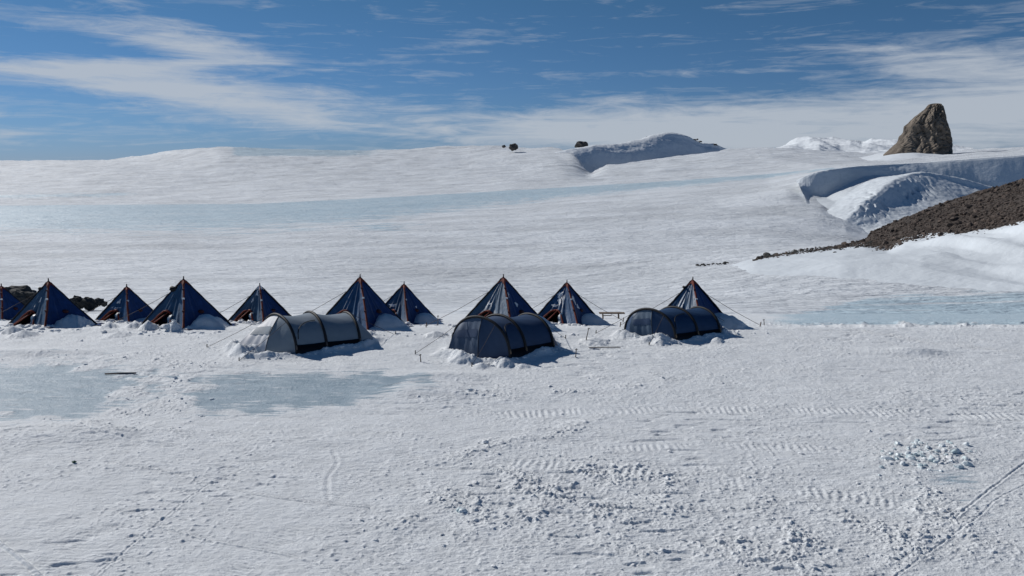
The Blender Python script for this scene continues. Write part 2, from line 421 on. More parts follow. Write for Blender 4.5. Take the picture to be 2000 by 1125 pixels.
        hgt = (1.25 if i not in (0, 2, 4) else .25) * big
        mo = hgt * np.clip(1 - q, 0, 1) ** .7 * (1 + .1 * n1) + .10 * np.exp(-(q / 1.25) ** 4)
        lim = np.maximum(hs - .06, .0); z = z + lim * (1 - np.exp(-mo / np.maximum(lim, .02)))
        # lumpy ring of shovelled snow round the skirt, front-left
        ux = (X - c.x) * rx_ + (Y - c.y) * ry_; uy = (X - c.x) * fx + (Y - c.y) * fy
        dm = np.abs(ux) + np.abs(uy) - R * 1.04
        ring = np.exp(-(dm / .34) ** 2) * sstep(.6, -.3, ux / R) 
        z = z + ring * (.02 + .22 * np.maximum(0, fbm(X * 1.7, Y * 1.7, 3, 61 + i)) + .1 * np.maximum(0, n1))
    for i, t in enumerate(TUN):
        o, A, Cr = t['o'], t['ax'], t['cr']
        L = sum(t['L']); lx = (X - o.x) * A.x + (Y - o.y) * A.y; ly = (X - o.x) * Cr.x + (Y - o.y) * Cr.y
        lx = lx + np.interp(lx, [-.5, 0, t['L'][0], L], [t['sk'][0], t['sk'][0], t['sk'][1], t['sk'][2]]) * (ly + t['W'] / 2) / t['W']
        hw = t['W'] / 2 * np.where(lx < 0, 1 + .45 * lx / t['front'], np.where(lx > L, 1 - .6 * (lx - L) / t['tail'], 1 - .1 * lx / L))
        de = np.maximum(np.abs(ly) - np.maximum(hw, .25), np.maximum(-t['front'] - lx, lx - L - t['tail']))
        ring = np.exp(-((de - .10) / .26) ** 2)
        lump = np.clip(.55 + 1.2 * fbm(lx * .9 + 7 * i, ly * .9, 4, 71 + i), .05, 1.2)
        gap = 1 - .8 * np.exp(-((lx - (.35 if i else .15)) / .5) ** 2) * (ly < 0)
        z = z + ring * (.04 + .22 * lump * gap + .08 * np.maximum(0, n1)) * (1 + .4 * (lx < -.2))
    for (cx, cy, h, r) in ((985, 713, .30, .42), (900, 705, .3, .5), (940, 716, .16, .35), (1020, 716, .12, .3), (500, 688, .35, .45), (470, 692, .2, .5), (1290, 672, .25, .4), (1400, 668, .2, .35),
                           (25, 648, .3, .5), (45, 655, .22, .6), (60, 636, .5, .5), (265, 640, .35, .5), (290, 643, .4, .4), (215, 640, .3, .45), (340, 645, .35, .35), (850, 655, .2, .5), (1065, 660, .15, .6), (1160, 668, .2, .7), (230, 655, .15, .6)):
        p = gpx(cx, cy); q = np.hypot(X - p.x, (Y - p.y)) / r * (1 + .4 * n1)
        z = z + h * np.clip(1 - q, 0, 1) ** .8
    z = z + (sstep(33.5, 34.8, Y) * sstep(38, 36, Y)) * np.maximum(0, fbm(X * 1.1, Y * 1.1, 4, 91)) * .35 * sstep(1380, 1700, px)
    return z, ice
yp = np.linspace(1185, 613.2, 640)
_, sl = ray(1000, yp)
rows = np.array([gpx(1000, v).y for v in yp]); rows[0] = 10.0
rows = np.maximum.accumulate(rows + np.arange(640) * 1e-5)
us = np.linspace(-.98, .98, 1500)
Yg = np.repeat(rows[:, None], 1500, 1); Xg = us[None] * Yg
zd, icen = near_detail(Xg, Yg)
blend = sstep(61, 52, Yg)
Zg = base(Yg) + zd * (1 - .8 * sstep(40, 47, Yg))
px_, py_ = proj(Xg, Yg, base(Yg))
icen = np.maximum(icen, sstep(1440, 1600, px_ + 40 * pn(Xg * .3, Yg * .3, 7)) * sstep(638, 631, py_) * .74)
grid_obj('snow_ground', np.stack([Xg, Yg, Zg], -1), M_near, attr={'ice': icen})
def ground_z(x, y):
    # nearest grid vertex
    j = np.searchsorted(rows, y); j = np.clip(j, 1, len(rows) - 1); u = np.clip(((x / y) + .98) / 1.96 * 1499, 0, 1498)
    return Zg[j, np.round(u).astype(int)]

# loose clods of snow scattered over the rough patches
rs = np.random.RandomState(3)
N = 90000; yy = 640 + (1150 - 640) * rs.rand(N); xx = -60 + 2120 * rs.rand(N)
uu, ss = ray(xx, yy); DD = np.interp(-ss, -np.asarray([float(v) for v in sl])[::-1][::1], rows[::-1]) if False else np.interp(yy, yp[::-1], rows[::-1])
XX = uu * DD; mm = near_detail(XX, DD, 'm')
keep = rs.rand(N) < np.clip(mm, 0, 1) ** 1.5 * .10 + .0012
XX, DD, mm = XX[keep], DD[keep], mm[keep]
sz = (.008 + .020 * rs.rand(len(XX)) ** 2 + .050 * rs.rand(len(XX)) ** 14) * (.7 + .5 * mm) * np.clip(DD / 14, 1, 2.0)
zz = ground_z(XX, DD) + sz * .25
props(lumps('snow_clods', np.stack([XX, DD, zz], -1), sz, M_clod, 1, .30, .42, 4), 'scattered small snow clods across the trampled snow', 'snow clods')
# blue ice rubble, far right foreground
n = 130; q = [(1808 + rs.randn() * 50, 894 + rs.randn() * 14) for _ in range(n)] + [(904, 1003), (898, 1000), (1125, 1048), (1560, 1048)]
pp = np.array([[*gpx(*a)] for a in q]); s2 = .018 + .08 * rs.rand(len(pp)) ** 3; pp[:, 2] = ground_z(pp[:, 0], pp[:, 1]) + s2 * .3
props(lumps('ice_rubble', pp, s2, M_icech, 2, .16, .7, 9), 'heap of pale blue broken ice chunks on the right', 'ice rubble')
print('clods', len(XX))

# ------------------------------------------------------------ FAR LOFTS
def cat(rows_, k):
    """Catmull-Rom through stacked rows (n x c x 3), k = list of subdivisions"""
    out = []
    n = len(rows_)
    for i in range(n - 1):
        p0, p1, p2, p3 = rows_[max(i-1, 0)], rows_[i], rows_[i+1], rows_[min(i+2, n-1)]
        if i == 0: p0 = 2 * p1 - p2
        if i == n - 2: p3 = 2 * p2 - p1
        t = np.linspace(0, 1, k[i], endpoint=False)
        for s in t:
            # monotone-limited tangents keep sharp knots from ringing
            d1 = (p2 - p0) * .5; d2 = (p3 - p1) * .5; dl = p2 - p1
            d1 = np.where(d1 * dl < 0, 0, np.sign(dl) * np.minimum(np.abs(d1), 2.2 * np.abs(dl)))
            d2 = np.where(d2 * dl < 0, 0, np.sign(dl) * np.minimum(np.abs(d2), 2.2 * np.abs(dl)))
            h = s * s * (3 - 2 * s)
            out.append(p1 + dl * h + d1 * (s - 2*s*s + s**3) + d2 * (s**3 - s*s))
    out.append(rows_[-1]); return np.array(out)
def row_at(ctrl, xs, smooth=9):
    cx = [c[0] for c in ctrl]; y = np.interp(xs, cx, [c[1] for c in ctrl]); D = np.interp(xs, cx, [c[2] for c in ctrl])
    if smooth > 1:
        k = np.hanning(smooth + 2)[1:-1]; k /= k.sum(); h = smooth // 2
        y = np.convolve(np.pad(y, h, mode='reflect', reflect_type='odd'), k, 'valid'); D = np.convolve(np.pad(D, h, mode='reflect', reflect_type='odd'), k, 'valid')
    u, s = ray(xs, y)
    return np.stack([u * D, D, H0 + s * D], -1)
def loft_x(ctrls, x0, x1, nc, k, smooth=15):
    xs = np.linspace(x0, x1, nc); return cat(np.array([row_at(c, xs, smooth) for c in ctrls]), k)
def loft_p(ctrls, nc, k):
    """rows of matching (x,y,D) points, splined both ways"""
    R_ = []
    for c in ctrls:
        p = np.array([[*P(*q)] for q in c])[:, None, :]
        m = max(2, nc // (len(c) - 1)); R_.append(cat(p, [m] * (len(c) - 1))[:, 0, :])
    return cat(np.array(R_), k)
def rough_up(V, amp, scale, o=5, seed=0, sx=1, fade=None, xy=0):
    X, Y = V[..., 0], V[..., 1]
    n = fbm(X / scale * sx, Y / scale, o, seed, .55) * amp
    if fade is not None: n = n * fade
    V[..., 2] += n; return V

# main glacier basin and the long left hill: rows from near to far, y per column
E = 50
def const(y, D): return [(-900, y, D), (2900, y, D)]
rowsM = [
 const(616.3, 46), const(605.5, 57),
 [(-900, 588, 80), (1300, 588, 80), (1450, 584, 80), (1600, 577, 80), (2000, 570, 80), (2900, 578, 80)],
 [(-900, 566, 120), (1150, 564, 120), (1300, 553, 120), (1450, 535, 120), (1600, 523, 120), (2000, 515, 120), (2900, 500, 120)],
 [(-900, 530, 190), (1000, 528, 190), (1300, 509, 190), (1450, 498, 190), (1600, 486, 190), (2000, 475, 190), (2900, 460, 190)],
 [(-900, 487, 300), (500, 485, 300), (1000, 478, 300), (1500, 462, 300), (1700, 472, 300), (2900, 470, 300)],
 [(-900, 450, 450), (400, 448, 450), (1000, 428, 450), (1400, 408, 450), (1540, 404, 440), (1600, 408, 430), (1650, 422, 430), (1720, 448, 430), (1900, 450, 430), (2900, 450, 430)],
 [(-900, 440, 520), (400, 438, 520), (1000, 417, 520), (1400, 392, 520), (1540, 374, 520), (1600, 386, 504), (1660, 404, 516), (1720, 400, 522), (1800, 420, 508), (1900, 428, 498), (2000, 434, 490), (2900, 434, 470)],
 [(-900, 420, 680), (400, 418, 680), (1000, 398, 680), (1500, 362, 640), (1600, 352, 560), (1700, 338, 560), (1900, 326, 560), (2000, 318, 560), (2900, 280, 560)],
 [(-900, 402, 900), (0, 401, 900), (400, 400, 900), (560, 396, 900), (800, 383, 900), (1100, 367, 900), (1300, 355, 900), (1500, 341, 860), (1600, 331, 750), (1700, 322, 640), (1800, 317, 640), (1900, 309, 640), (2000, 302, 640), (2900, 262, 640)],
 [(-900, 392, 1150), (0, 390, 1150), (400, 388, 1150), (800, 370, 1150), (1100, 352, 1150), (1170, 352, 1150), (1300, 341, 1150), (1500, 327, 1150), (1600, 321, 1000), (1700, 319, 900), (1800, 314, 900), (1900, 306, 900), (2000, 299, 900), (2900, 258, 900)],
 [(-900, 365, 1600), (0, 362, 1600), (400, 350, 1600), (800, 338, 1600), (1000, 330, 1550), (1100, 335, 1400), (1150, 351, 1300), (1180, 333, 1450), (1300, 320, 1500), (1500, 305, 1500), (1600, 316, 1250), (1700, 316, 1200), (1900, 300, 1200), (2000, 294, 1200), (2900, 255, 1200)],
 [(-900, 335, 2200), (0, 333, 2200), (300, 318, 2200), (430, 300, 2200), (700, 305, 2200), (900, 300, 2200), (1000, 301, 2000), (1080, 306, 1800), (1120, 320, 1600), (1150, 346, 1420), (1180, 327, 1600), (1300, 310, 1850), (1400, 299, 1900), (1540, 291, 1900), (1600, 302, 1600), (1700, 309, 1500), (1900, 296, 1500), (2000, 291, 1500), (2900, 255, 1500)],
 [(-900, 314, 3200), (0, 314, 3200), (200, 314, 3200), (300, 301, 2900), (350, 293, 2800), (430, 288, 2700), (520, 291, 2700), (700, 295, 2700), (790, 292, 2700), (880, 285, 2600), (960, 285, 2500), (1000, 288, 2400), (1080, 288, 2200), (1120, 300, 1900), (1150, 341, 1500), (1180, 325, 1680), (1300, 308, 2000), (1400, 297, 2050), (1420, 292, 2150), (1540, 289, 2150), (1600, 296, 1900), (1700, 300, 1850), (1900, 293, 1850), (2000, 290, 1850), (2900, 260, 1850)],
 [(-900, 314, 4200), (0, 314, 4200), (200, 315, 4200), (430, 306, 3300), (700, 308, 3300), (1080, 302, 2500), (1150, 352, 1600), (1300, 325, 2200), (1540, 300, 2500), (1700, 306, 2100), (2000, 299, 2300), (2900, 275, 2300)],
]
kM = [8, 30, 38, 46, 56, 56, 20, 46, 44, 34, 30, 30, 30, 8]
V = loft_x(rowsM, -900, 2900, 1300, kM, 11)
X, Y = V[..., 0], V[..., 1]
V[:9, :, 2] -= np.linspace(.25, 0, 9)[:, None] * 1.0
amp = np.interp(Y, [45, 80, 200, 500, 1000, 2500], [.04, .18, .5, .8, 2.2, 3.5])
s1 = fbm(X / 14, Y / 9, 4, 101); s2_ = fbm(X / 70, Y / 45, 5, 111); s3 = fbm(X / 260, Y / 180, 5, 121); s0 = fbm(X / 5, Y / 3.2, 3, 99)
flat = 1 - .8 * np.exp(-((Y - 760) / 190) ** 2)
V[..., 2] += flat * (.22 * s0 * sstep(700, 150, Y) * sstep(60, 110, Y) + amp * .55 * s1 * sstep(1500, 300, Y) + 1.3 * amp * s2_ * sstep(60, 200, Y) + amp * 2.0 * s3 * sstep(500, 1200, Y))
px_, py_ = proj(V[..., 0], V[..., 1], V[..., 2])
wxn = py_ + 5 * fbm(X / 40, Y / 30, 4, 131)
top = np.interp(px_, [-900, 0, 500, 800, 1100, 1300, 1500, 1620], [403, 401, 398, 383, 366, 354, 340, 328])
bot = np.interp(px_, [-900, 0, 450, 700, 900, 1100, 1300, 1500, 1620], [465, 470, 468, 452, 420, 392, 371, 350, 330])
ic = sstep(top - 1.5, top + 1.5, py_) * (1 - sstep(.35, 1.15, (wxn - top) / np.maximum(bot - top, 2)) * 1.0)
ic = ic * np.clip(1.2 - .25 * s1, 0, 1)
# low blue ice sheet beyond the camp on the right
edge = np.interp(px_, [1400, 1480, 1600, 1700, 1850, 2000, 2400], [650, 625, 600, 575, 571, 560, 548])
ic2 = sstep(edge - 4, edge + 10, py_ + 8 * fbm(X / 12, Y / 6, 4, 141))
ic3 = .75 * np.exp(-(((px_ - 740) / 70) ** 2 + ((wxn - 443) / 8) ** 2))
lip_shade = .85 * sstep(440, 470, px_) * sstep(800, 640, px_) * sstep(1800, 2200, Y) * sstep(309, 301, py_ + 3 * s1)  # shade of the left skyline lip, painted with the ice tint
drift_tint = .62 * sstep(330, 200, px_) * np.exp(-((wxn - 384 + px_ * .02) / 4.5) ** 2)  # tints the drift line low on the left hill
ic = np.clip(np.maximum.reduce([drift_tint, .74 * ic, .74 * ic2, ic3 * .8, lip_shade]), 0, 1)
grid_obj('glacier_field', V, M_far, attr={'ice': ic})  # ice values also carry the painted lip shade and the drift line tint

# dark-shaded snow hump on the skyline
hump = [
 [(1030, 302, 2150), (1100, 299, 2110), (1150, 290, 2130), (1200, 288, 2200), (1240, 282, 2270), (1275, 274, 2330), (1310, 268, 2380), (1345, 276, 2430), (1370, 287, 2470), (1395, 289, 2500), (1425, 300, 2520)],
 [(1030, 310, 1960), (1095, 295, 1930), (1150, 285, 1960), (1200, 281, 2040), (1240, 274, 2110), (1275, 264, 2170), (1310, 259, 2220), (1345, 268, 2270), (1370, 279, 2310), (1395, 281, 2350), (1425, 295, 2400)],
 [(1032, 316, 1930), (1098, 300, 1900), (1160, 293, 1925), (1206, 293, 1975), (1246, 288, 2040), (1280, 277, 2100), (1312, 268, 2170), (1349, 276, 2240), (1375, 286, 2290), (1397, 288, 2330), (1425, 299, 2380)],
 [(1036, 336, 1860), (1108, 318, 1860), (1172, 310, 1905), (1222, 306, 1958), (1263, 300, 2022), (1299, 294, 2082), (1335, 288, 2152), (1363, 290, 2230), (1386, 295, 2270), (1403, 296, 2310), (1428, 304, 2355)],
 [(1040, 380, 1780), (1125, 372, 1800), (1192, 345, 1870), (1243, 336, 1930), (1284, 330, 1995), (1320, 326, 2055), (1354, 322, 2125), (1381, 318, 2205), (1401, 315, 2250), (1412, 312, 2290), (1430, 315, 2330)],
]
V = loft_p(hump, 340, [20, 16, 40, 50]); V = rough_up(V, 5, 60, 5, 201); V = rough_up(V, 1.2, 10, 4, 205); grid_obj('hump_hill', V, M_hill)
# lumpy hills left of the rock tower
hills = [
 [(1520, 296, 2900), (1560, 284, 2900), (1600, 280, 2900), (1660, 286, 2900), (1730, 284, 2900), (1800, 286, 2900), (1900, 300, 2900)],
 [(1525, 292, 2500), (1555, 275, 2540), (1582, 270, 2500), (1620, 275, 2560), (1660, 277, 2500), (1682, 283, 2560), (1702, 277, 2500), (1735, 276, 2560), (1800, 282, 2500), (1900, 296, 2500)],
 [(1520, 302, 2100), (1570, 292, 2200), (1600, 292, 2120), (1640, 294, 2200), (1680, 300, 2100), (1705, 292, 2200), (1750, 296, 2100), (1900, 306, 2100)],
 [(1510, 330, 1850), (1620, 330, 1800), (1700, 332, 1800), (1900, 330, 1800)],
]
V = loft_x(hills, 1515, 1900, 300, [20, 60, 50], 5)
V[..., 2] += 20 * np.abs(pn(V[..., 0] / 55 + V[..., 1] / 160, V[..., 1] / 240, 211)) * sstep(1900, 2200, V[..., 1]); V = rough_up(V, 8, 70, 5, 213)
grid_obj('lumpy_hills', V, M_hill)
# bright apron under the rock tower
ap = [
 [(1650, 304, 1500), (1720, 296, 1500), (1790, 293, 1500), (1870, 296, 1500), (1960, 297, 1500), (2300, 284, 1500)],
 [(1650, 312, 1330), (1720, 303, 1330), (1790, 297, 1330), (1865, 303, 1330), (1960, 300, 1330), (2300, 290, 1330)],
 [(1650, 325, 1100), (1720, 322, 1100), (1790, 319, 1100), (1865, 314, 1100), (1960, 307, 1100), (2300, 300, 1100)],
]
V = loft_x(ap, 1650, 2300, 200, [24, 30], 9); V = rough_up(V, 2.5, 50, 5, 221); V[..., 2] -= (sstep(1760, 1650, np.linspace(1650, 2300, 200)) * 9)[None]; grid_obj('snow_apron', V, M_hill)

# ridge with the shaded wind scoop
crest = [(1555, 353), (1575, 343), (1600, 335), (1635, 329), (1700, 323), (1800, 318), (1900, 310), (2000, 303), (2400, 272)]
def cr(dy, Ds, sm=None): return [(x, y + dy, D) for (x, y), D in zip(crest, Ds)]
foot = [(1562, 366, 514), (1585, 381, 511), (1612, 384, 511), (1650, 362, 516), (1710, 342, 521), (1790, 356, 513), (1880, 388, 503), (1990, 402, 494), (2390, 400, 478)]
g = [
 cr(1, [640] * 9),
 cr(0, [524, 522, 521, 522, 525, 525, 520, 515, 500]),
 [(x + 1, y + 3, D) for (x, y), D in zip(crest, [522, 520, 519, 520, 524, 523, 518, 513, 498])],
 [((a[0] + b[0]) / 2 + 2, a[1] * .5 + b[1] * .5, (D + b[2]) / 2) for a, b, D in zip(crest, foot, [522, 520, 519, 520, 523, 522, 517, 512, 497])],
 foot,
 [(1572, 386, 482), (1592, 398, 470), (1640, 400, 455), (1690, 385, 475), (1760, 378, 490), (1840, 392, 490), (1930, 408, 480), (2010, 420, 470), (2380, 420, 460)],
 [(1580, 416, 420), (1606, 426, 408), (1655, 446, 398), (1720, 430, 420), (1790, 420, 440), (1850, 420, 450), (1940, 430, 450), (2020, 440, 440), (2380, 440, 440)],
]
V = loft_p(g, 420, [16, 6, 24, 24, 40, 30]); nr = V.shape[0]
fc = np.interp(np.arange(nr), [0, 16, 22, 46, 70, 90, nr], [.2, .4, 1, 1.4, 1, .4, .1])[:, None]
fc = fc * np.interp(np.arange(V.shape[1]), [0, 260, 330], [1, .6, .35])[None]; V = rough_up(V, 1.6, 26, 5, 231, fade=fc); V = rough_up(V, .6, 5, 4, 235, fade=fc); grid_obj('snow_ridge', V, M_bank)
# mound in the scoop: lit on its left flank, its right face turned from the sun
h = [
 [(1578, 446, 398), (1614, 413, 428), (1656, 377, 463), (1715, 347, 494), (1797, 342, 505), (1870, 350, 500), (1960, 372, 500)],
 [(1630, 443, 391), (1671, 407, 410), (1711, 373, 434), (1752, 347, 461), (1800, 336, 476), (1870, 347, 480), (1950, 368, 480)],
 [(1637, 445, 388), (1681, 411, 407), (1724, 378, 430), (1766, 352, 456), (1812, 344, 470), (1882, 360, 474), (1962, 378, 474)],
 [(1645, 448, 386), (1697, 425, 402), (1746, 402, 422), (1792, 385, 442), (1842, 371, 456), (1905, 380, 460), (1980, 390, 462)],
 [(1645, 450, 384), (1712, 442, 392), (1775, 430, 402), (1835, 416, 418), (1885, 402, 436), (1940, 400, 450), (2010, 405, 456)],
 [(1650, 455, 374), (1722, 454, 370), (1788, 446, 374), (1850, 434, 388), (1900, 424, 404), (1955, 420, 420), (2025, 425, 430)],
 [(1655, 470, 345), (1725, 474, 338), (1795, 472, 336), (1860, 466, 340), (1910, 460, 350), (1960, 455, 360), (2030, 455, 370)],
]
V = loft_p(h, 300, [24, 10, 30, 34, 26, 20]); X, Y = V[..., 0], V[..., 1]; nr = V.shape[0]
pxh, pyh = proj(X, Y, V[..., 2])
V = rough_up(V, .8, 18, 4, 241); V = rough_up(V, .45, 4, 4, 243)
pock = sstep(.15, .45, pn(X / 3.2, Y / 6, 245)) * (np.exp(-(((pxh - 1700) / 26) ** 2 + ((pyh - 402) / 24) ** 2)) + np.exp(-(((pxh - 1785) / 25) ** 2 + ((pyh - 370) / 18) ** 2)))
V[..., 2] -= 2.2 * pock
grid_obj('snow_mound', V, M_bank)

# near right: rocky moraine slope and the snow banks below it
topl = [(1478, 503, 150), (1560, 490, 150), (1650, 476, 150), (1690, 469, 150), (1703, 455, 150), (1760, 428, 150), (1830, 402, 149), (1900, 380, 147), (2000, 352, 143), (2200, 300, 136), (2500, 235, 128)]
botl = [(1478, 507, 144), (1560, 495, 143), (1650, 483, 141), (1690, 478, 139), (1735, 489, 130), (1765, 471, 130), (1850, 456, 124), (1940, 442, 117), (2000, 426, 113), (2200, 390, 104), (2500, 330, 95)]
sc_rows = [[(x, y + 10, D + 14) for x, y, D in topl], topl, botl, [(x, y + 16, D - 3) for x, y, D in botl]]
V = loft_x(sc_rows, 1478, 2500, 700, [14, 90, 10], 5)
nr = V.shape[0]; fc = np.interp(np.arange(nr), [0, 14, 30, 95, nr], [1, .7, 1, .8, .2])[:, None] * sstep(1478, 1750, np.linspace(1478, 2500, V.shape[1]))[None]
V = rough_up(V, 1.1, 9, 5, 251, fade=fc); V = rough_up(V, .28, 1.1, 4, 255, fade=fc)
V[..., 2] -= (sstep(1700, 1500, np.linspace(1478, 2500, V.shape[1])) * 1.5)[None]
Vs = V.copy(); grid_obj('scree_slope', V, M_scree, smooth=False)
bk = [
 [(x, y - 5, D + 4) for x, y, D in [(1300, 530, 150), (1400, 519, 148)] + botl],
 [(1300, 534, 145), (1400, 523, 144)] + [(x, y, D) for x, y, D in botl],
 [(1300, 540, 138), (1400, 530, 135), (1560, 510, 128), (1650, 500, 122), (1740, 496, 118), (1800, 492, 114), (1870, 488, 110), (1940, 482, 105), (2000, 478, 100), (2200, 455, 92), (2500, 425, 84)],
 [(1300, 550, 128), (1400, 542, 122), (1560, 528, 113), (1650, 515, 110), (1740, 503, 112), (1800, 512, 103), (1870, 525, 96), (1940, 540, 90), (2000, 552, 85), (2200, 580, 72), (2500, 600, 64)],
 [(1300, 562, 118), (1400, 560, 110), (1560, 555, 99), (1650, 548, 96), (1740, 542, 92), (1800, 548, 88), (1870, 555, 84), (1940, 562, 80), (2000, 568, 77), (2200, 592, 68), (2500, 610, 60)],
 [(1300, 580, 100), (1400, 580, 92), (1560, 580, 84), (1650, 578, 80), (1740, 577, 77), (1800, 582, 75), (1870, 586, 72), (1940, 588, 70), (2000, 590, 68), (2200, 605, 62), (2500, 620, 55)],
]
V = loft_x(bk, 1300, 2500, 600, [6, 30, 34, 30, 26], 11)
xs_ = np.linspace(1300, 2500, V.shape[1])[None]; rws = np.arange(V.shape[0])[:, None]
flute = np.maximum(0, pn(V[..., 0] / 4.2, V[..., 1] / 14, 261)) * sstep(1740, 1850, xs_) * np.interp(rws, [0, 6, 20, 50, 70], [0, .8, 1, .6, 0])
V[..., 2] += 1.7 * flute; V[..., 2] -= np.interp(rws, [0, 80, 100, 126], [0, 0, 1.0, 2.6]) + sstep(1480, 1310, xs_) * 3.2
V = rough_up(V, .5, 14, 5, 265)
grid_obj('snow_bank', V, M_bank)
Vb = V
from mathutils.bvhtree import BVHTree
bpy.context.view_layer.update(); dg = bpy.context.evaluated_depsgraph_get()
BVS = [BVHTree.FromObject(bpy.data.objects[q], dg) for q in ('snow_bank', 'scree_slope', 'glacier_field')]
# stones lying on the moraine
rs = np.random.RandomState(8)
idx = rs.randint(12, 108, 15000), (rs.rand(15000) ** .8 * 560).astype(int)
pos = Vs[idx[0], idx[1]]; ok = (idx[1] > 150) | (rs.rand(len(pos)) < .10 + .5 * idx[1] / 150); pos = pos[ok]; pos = pos + rs.randn(*pos.shape) * [.9, .9, .1]
so = (.07 + .20 * rs.rand(len(pos)) ** 3 + .55 * rs.rand(len(pos)) ** 40)
for i in range(len(pos)):
    zs = [q[0].z for q in (b_.ray_cast(Vector((pos[i, 0], pos[i, 1], 60)), Vector((0, 0, -1))) for b_ in BVS) if q[0] is not None]
    if zs: pos[i, 2] = max(zs) + so[i] * .1
props(lumps('moraine_stones', pos, so, M_srock, 1, .3, .75, 12), 'brown stones covering the slope at the right edge', 'stones')
# trail of loose stones running down to the left from it
tr = []
for _ in range(460):
    t = rs.rand(); x = 1480 + 225 * t
    y = np.interp(x, [1480, 1560, 1650, 1705], [503, 491, 479, 474]) + rs.randn() * (.8 + 2.6 * t)
    tr.append((x, y + 1.5, 146 - 8 * t, .07 + .20 * rs.rand() ** 3 + .12 * t * rs.rand()))
for _ in range(60):
    x = 1360 + 64 * rs.rand(); tr.append((x, 519 - 4 * (x - 1360) / 64 + rs.randn() * 1.2, 148, .08 + .28 * rs.rand() ** 2))
tr += [(1498, 499, 146, .75), (1515, 499, 146, .6), (1488, 502, 146, .4), (1372, 518, 148, .5), (1553, 491, 146, .5)]
tp = np.array([[*P(a, b, d)] for a, b, d, _ in tr])
for i in range(len(tp)):
    d = Vector(tp[i]) - Vector((0, 0, H0)); hits = [b_.ray_cast(Vector((0, 0, H0)), d.normalized()) for b_ in BVS]; hits = [q[0] for q in hits if q[0] is not None]
    if hits: tp[i] = min(hits, key=lambda q: q.y)[:]
props(lumps('loose_stones', tp, np.array([a[3] for a in tr]) , M_drock, 2, .2, .8, 13), 'thin trail of dark stones running down the snow from the brown slope', 'stones')

# ------------------------------------------------------------ rock tower
def tower():
    D = 1340.0
    left = [(302, 1722), (292, 1735), (287, 1741), (278, 1752), (268, 1757), (259, 1765), (247, 1767), (240, 1775), (232, 1782), (222, 1795), (214, 1805), (207, 1812), (204, 1817)]
    right = [(306, 1866), (296, 1865), (286, 1863), (276, 1860), (262, 1856), (256, 1855), (248, 1853), (238, 1851), (225, 1848), (215, 1845), (208, 1842), (204, 1838)]
    n = 90; m = 120
    ys = np.linspace(304, 203.5, n)
    L = np.interp(-ys, [-a[0] for a in left], [a[1] for a in left]); R_ = np.interp(-ys, [-a[0] for a in right], [a[1] for a in right])
    uL, s = ray(L, ys); uR, _ = ray(R_, ys)
    V = np.zeros((n, m + 1, 3)); th = np.linspace(0, 2 * np.pi, m + 1)
    for i in range(n):
        xl, xr = uL[i] * (D + 20), uR[i] * (D + 20); cx = (xl + xr) / 2; hw = (xr - xl) / 2; z = H0 + s[i] * (D + 20)
        dp = hw * .75 + 4
        fa = np.radians([-165, -118, -78, -35, 8, 60, 110, 150]) + .10 * np.sin(i * .05 + np.arange(8) * 2.1); fd = np.array([1, .86, 1.0, .84, 1, .9, 1, .9])
        rr_ = 1 / np.max(np.cos(th[:, None] - fa[None]) / (fd + .05 * np.sin(i * .09 + np.arange(8) * 1.7))[None], axis=1)
        qx, qy = rr_ * np.cos(th), rr_ * np.sin(th); qx = (qx - qx.min()) / (qx.max() - qx.min()) * 2 - 1
        V[i, :, 0] = cx + hw * qx; V[i, :, 1] = D + 20 + dp * qy
        V[i, :, 2] = z
    # close the top
    topc = V[-1].mean(0); V = np.concatenate([V, (V[-1] * .5 + topc * .5)[None] + [0, 0, 1.2], np.repeat(topc[None, None], m + 1, 1) + [0, 0, 1.5]])
    X, Y, Z = V[..., 0].copy(), V[..., 1].copy(), V[..., 2].copy()
    thg = np.repeat(th[None], V.shape[0], 0); A = np.cos(thg) * 2.2 + 9; B = np.sin(thg) * 2.2 + 5
    rid = np.abs(pn(A * .8 + Z * .012, B * 1.1 - Z * .02, 301)); rid2 = np.abs(pn(A * 2.6 + Z * .03, B * 2.6 + Z * .02, 303)); crag = fbm(A * 3 + Z * .06, B * 3 - Z * .09, 5, 305, .6)
    led = np.abs(pn(A * 1.2, Z * .07 + A * .8, 309))
    d = 16 * np.minimum(rid, .45) - 3.5 - 4 * np.maximum(0, .16 - rid2) / .16 + 5 * crag - 5 * np.maximum(0, .2 - led) / .2
    nx, ny = np.cos(thg), np.sin(thg)
    fr = np.ones_like(d); fr[-2:] = .2
    V[..., 0] += nx * d * .14 * fr; V[..., 1] += ny * d * .8 * fr; V[..., 2] += 1.5 * crag * fr
    V[:, -1] = V[:, 0]
    base_ = Vector((float(V[0, :, 0].mean()), D + 20, float(V[0, 0, 2])))
    V -= np.array(base_[:])
    o = grid_obj('rock_tower', V, M_peak, smooth=False, kind=None); o.location = base_
    props(o, 'tall brown leaning rock tower standing on the snowy skyline', 'rock tower')
tower()
def boulder(name, c, r, m, label, seed, sub=3, flat=.6, group=None, smooth=False, cat='rock'):
    v, f = ICO[sub]; v = v.copy()
    n = fbm(v[:, 0] * 1.3 + seed, v[:, 1] * 1.3 + v[:, 2] * 1.7, 4, seed) ; n2 = pn(v[:, 0] * 2.5 + v[:, 2] * 2, v[:, 1] * 2.5, seed + 3)
    v = v * (1 + .55 * n + .2 * n2)[:, None] * np.array([r[0], r[1], r[2]])
    me = bpy.data.meshes.new(name); me.from_pydata(v.tolist(), [], f.tolist()); me.materials.append(m); me.update()
    o = link(bpy.data.objects.new(name, me)); o.location = c
    return props(o, label, cat, group)
boulder('rock', P(1003, 287, 2050), (13, 10, 9), M_frock, 'small dark rock on the skyline, the left of two', 401)
boulder('rock', P(1136, 283, 2000), (17, 11, 10), M_frock, 'small dark rock on the skyline beside the shaded snow hump', 409)
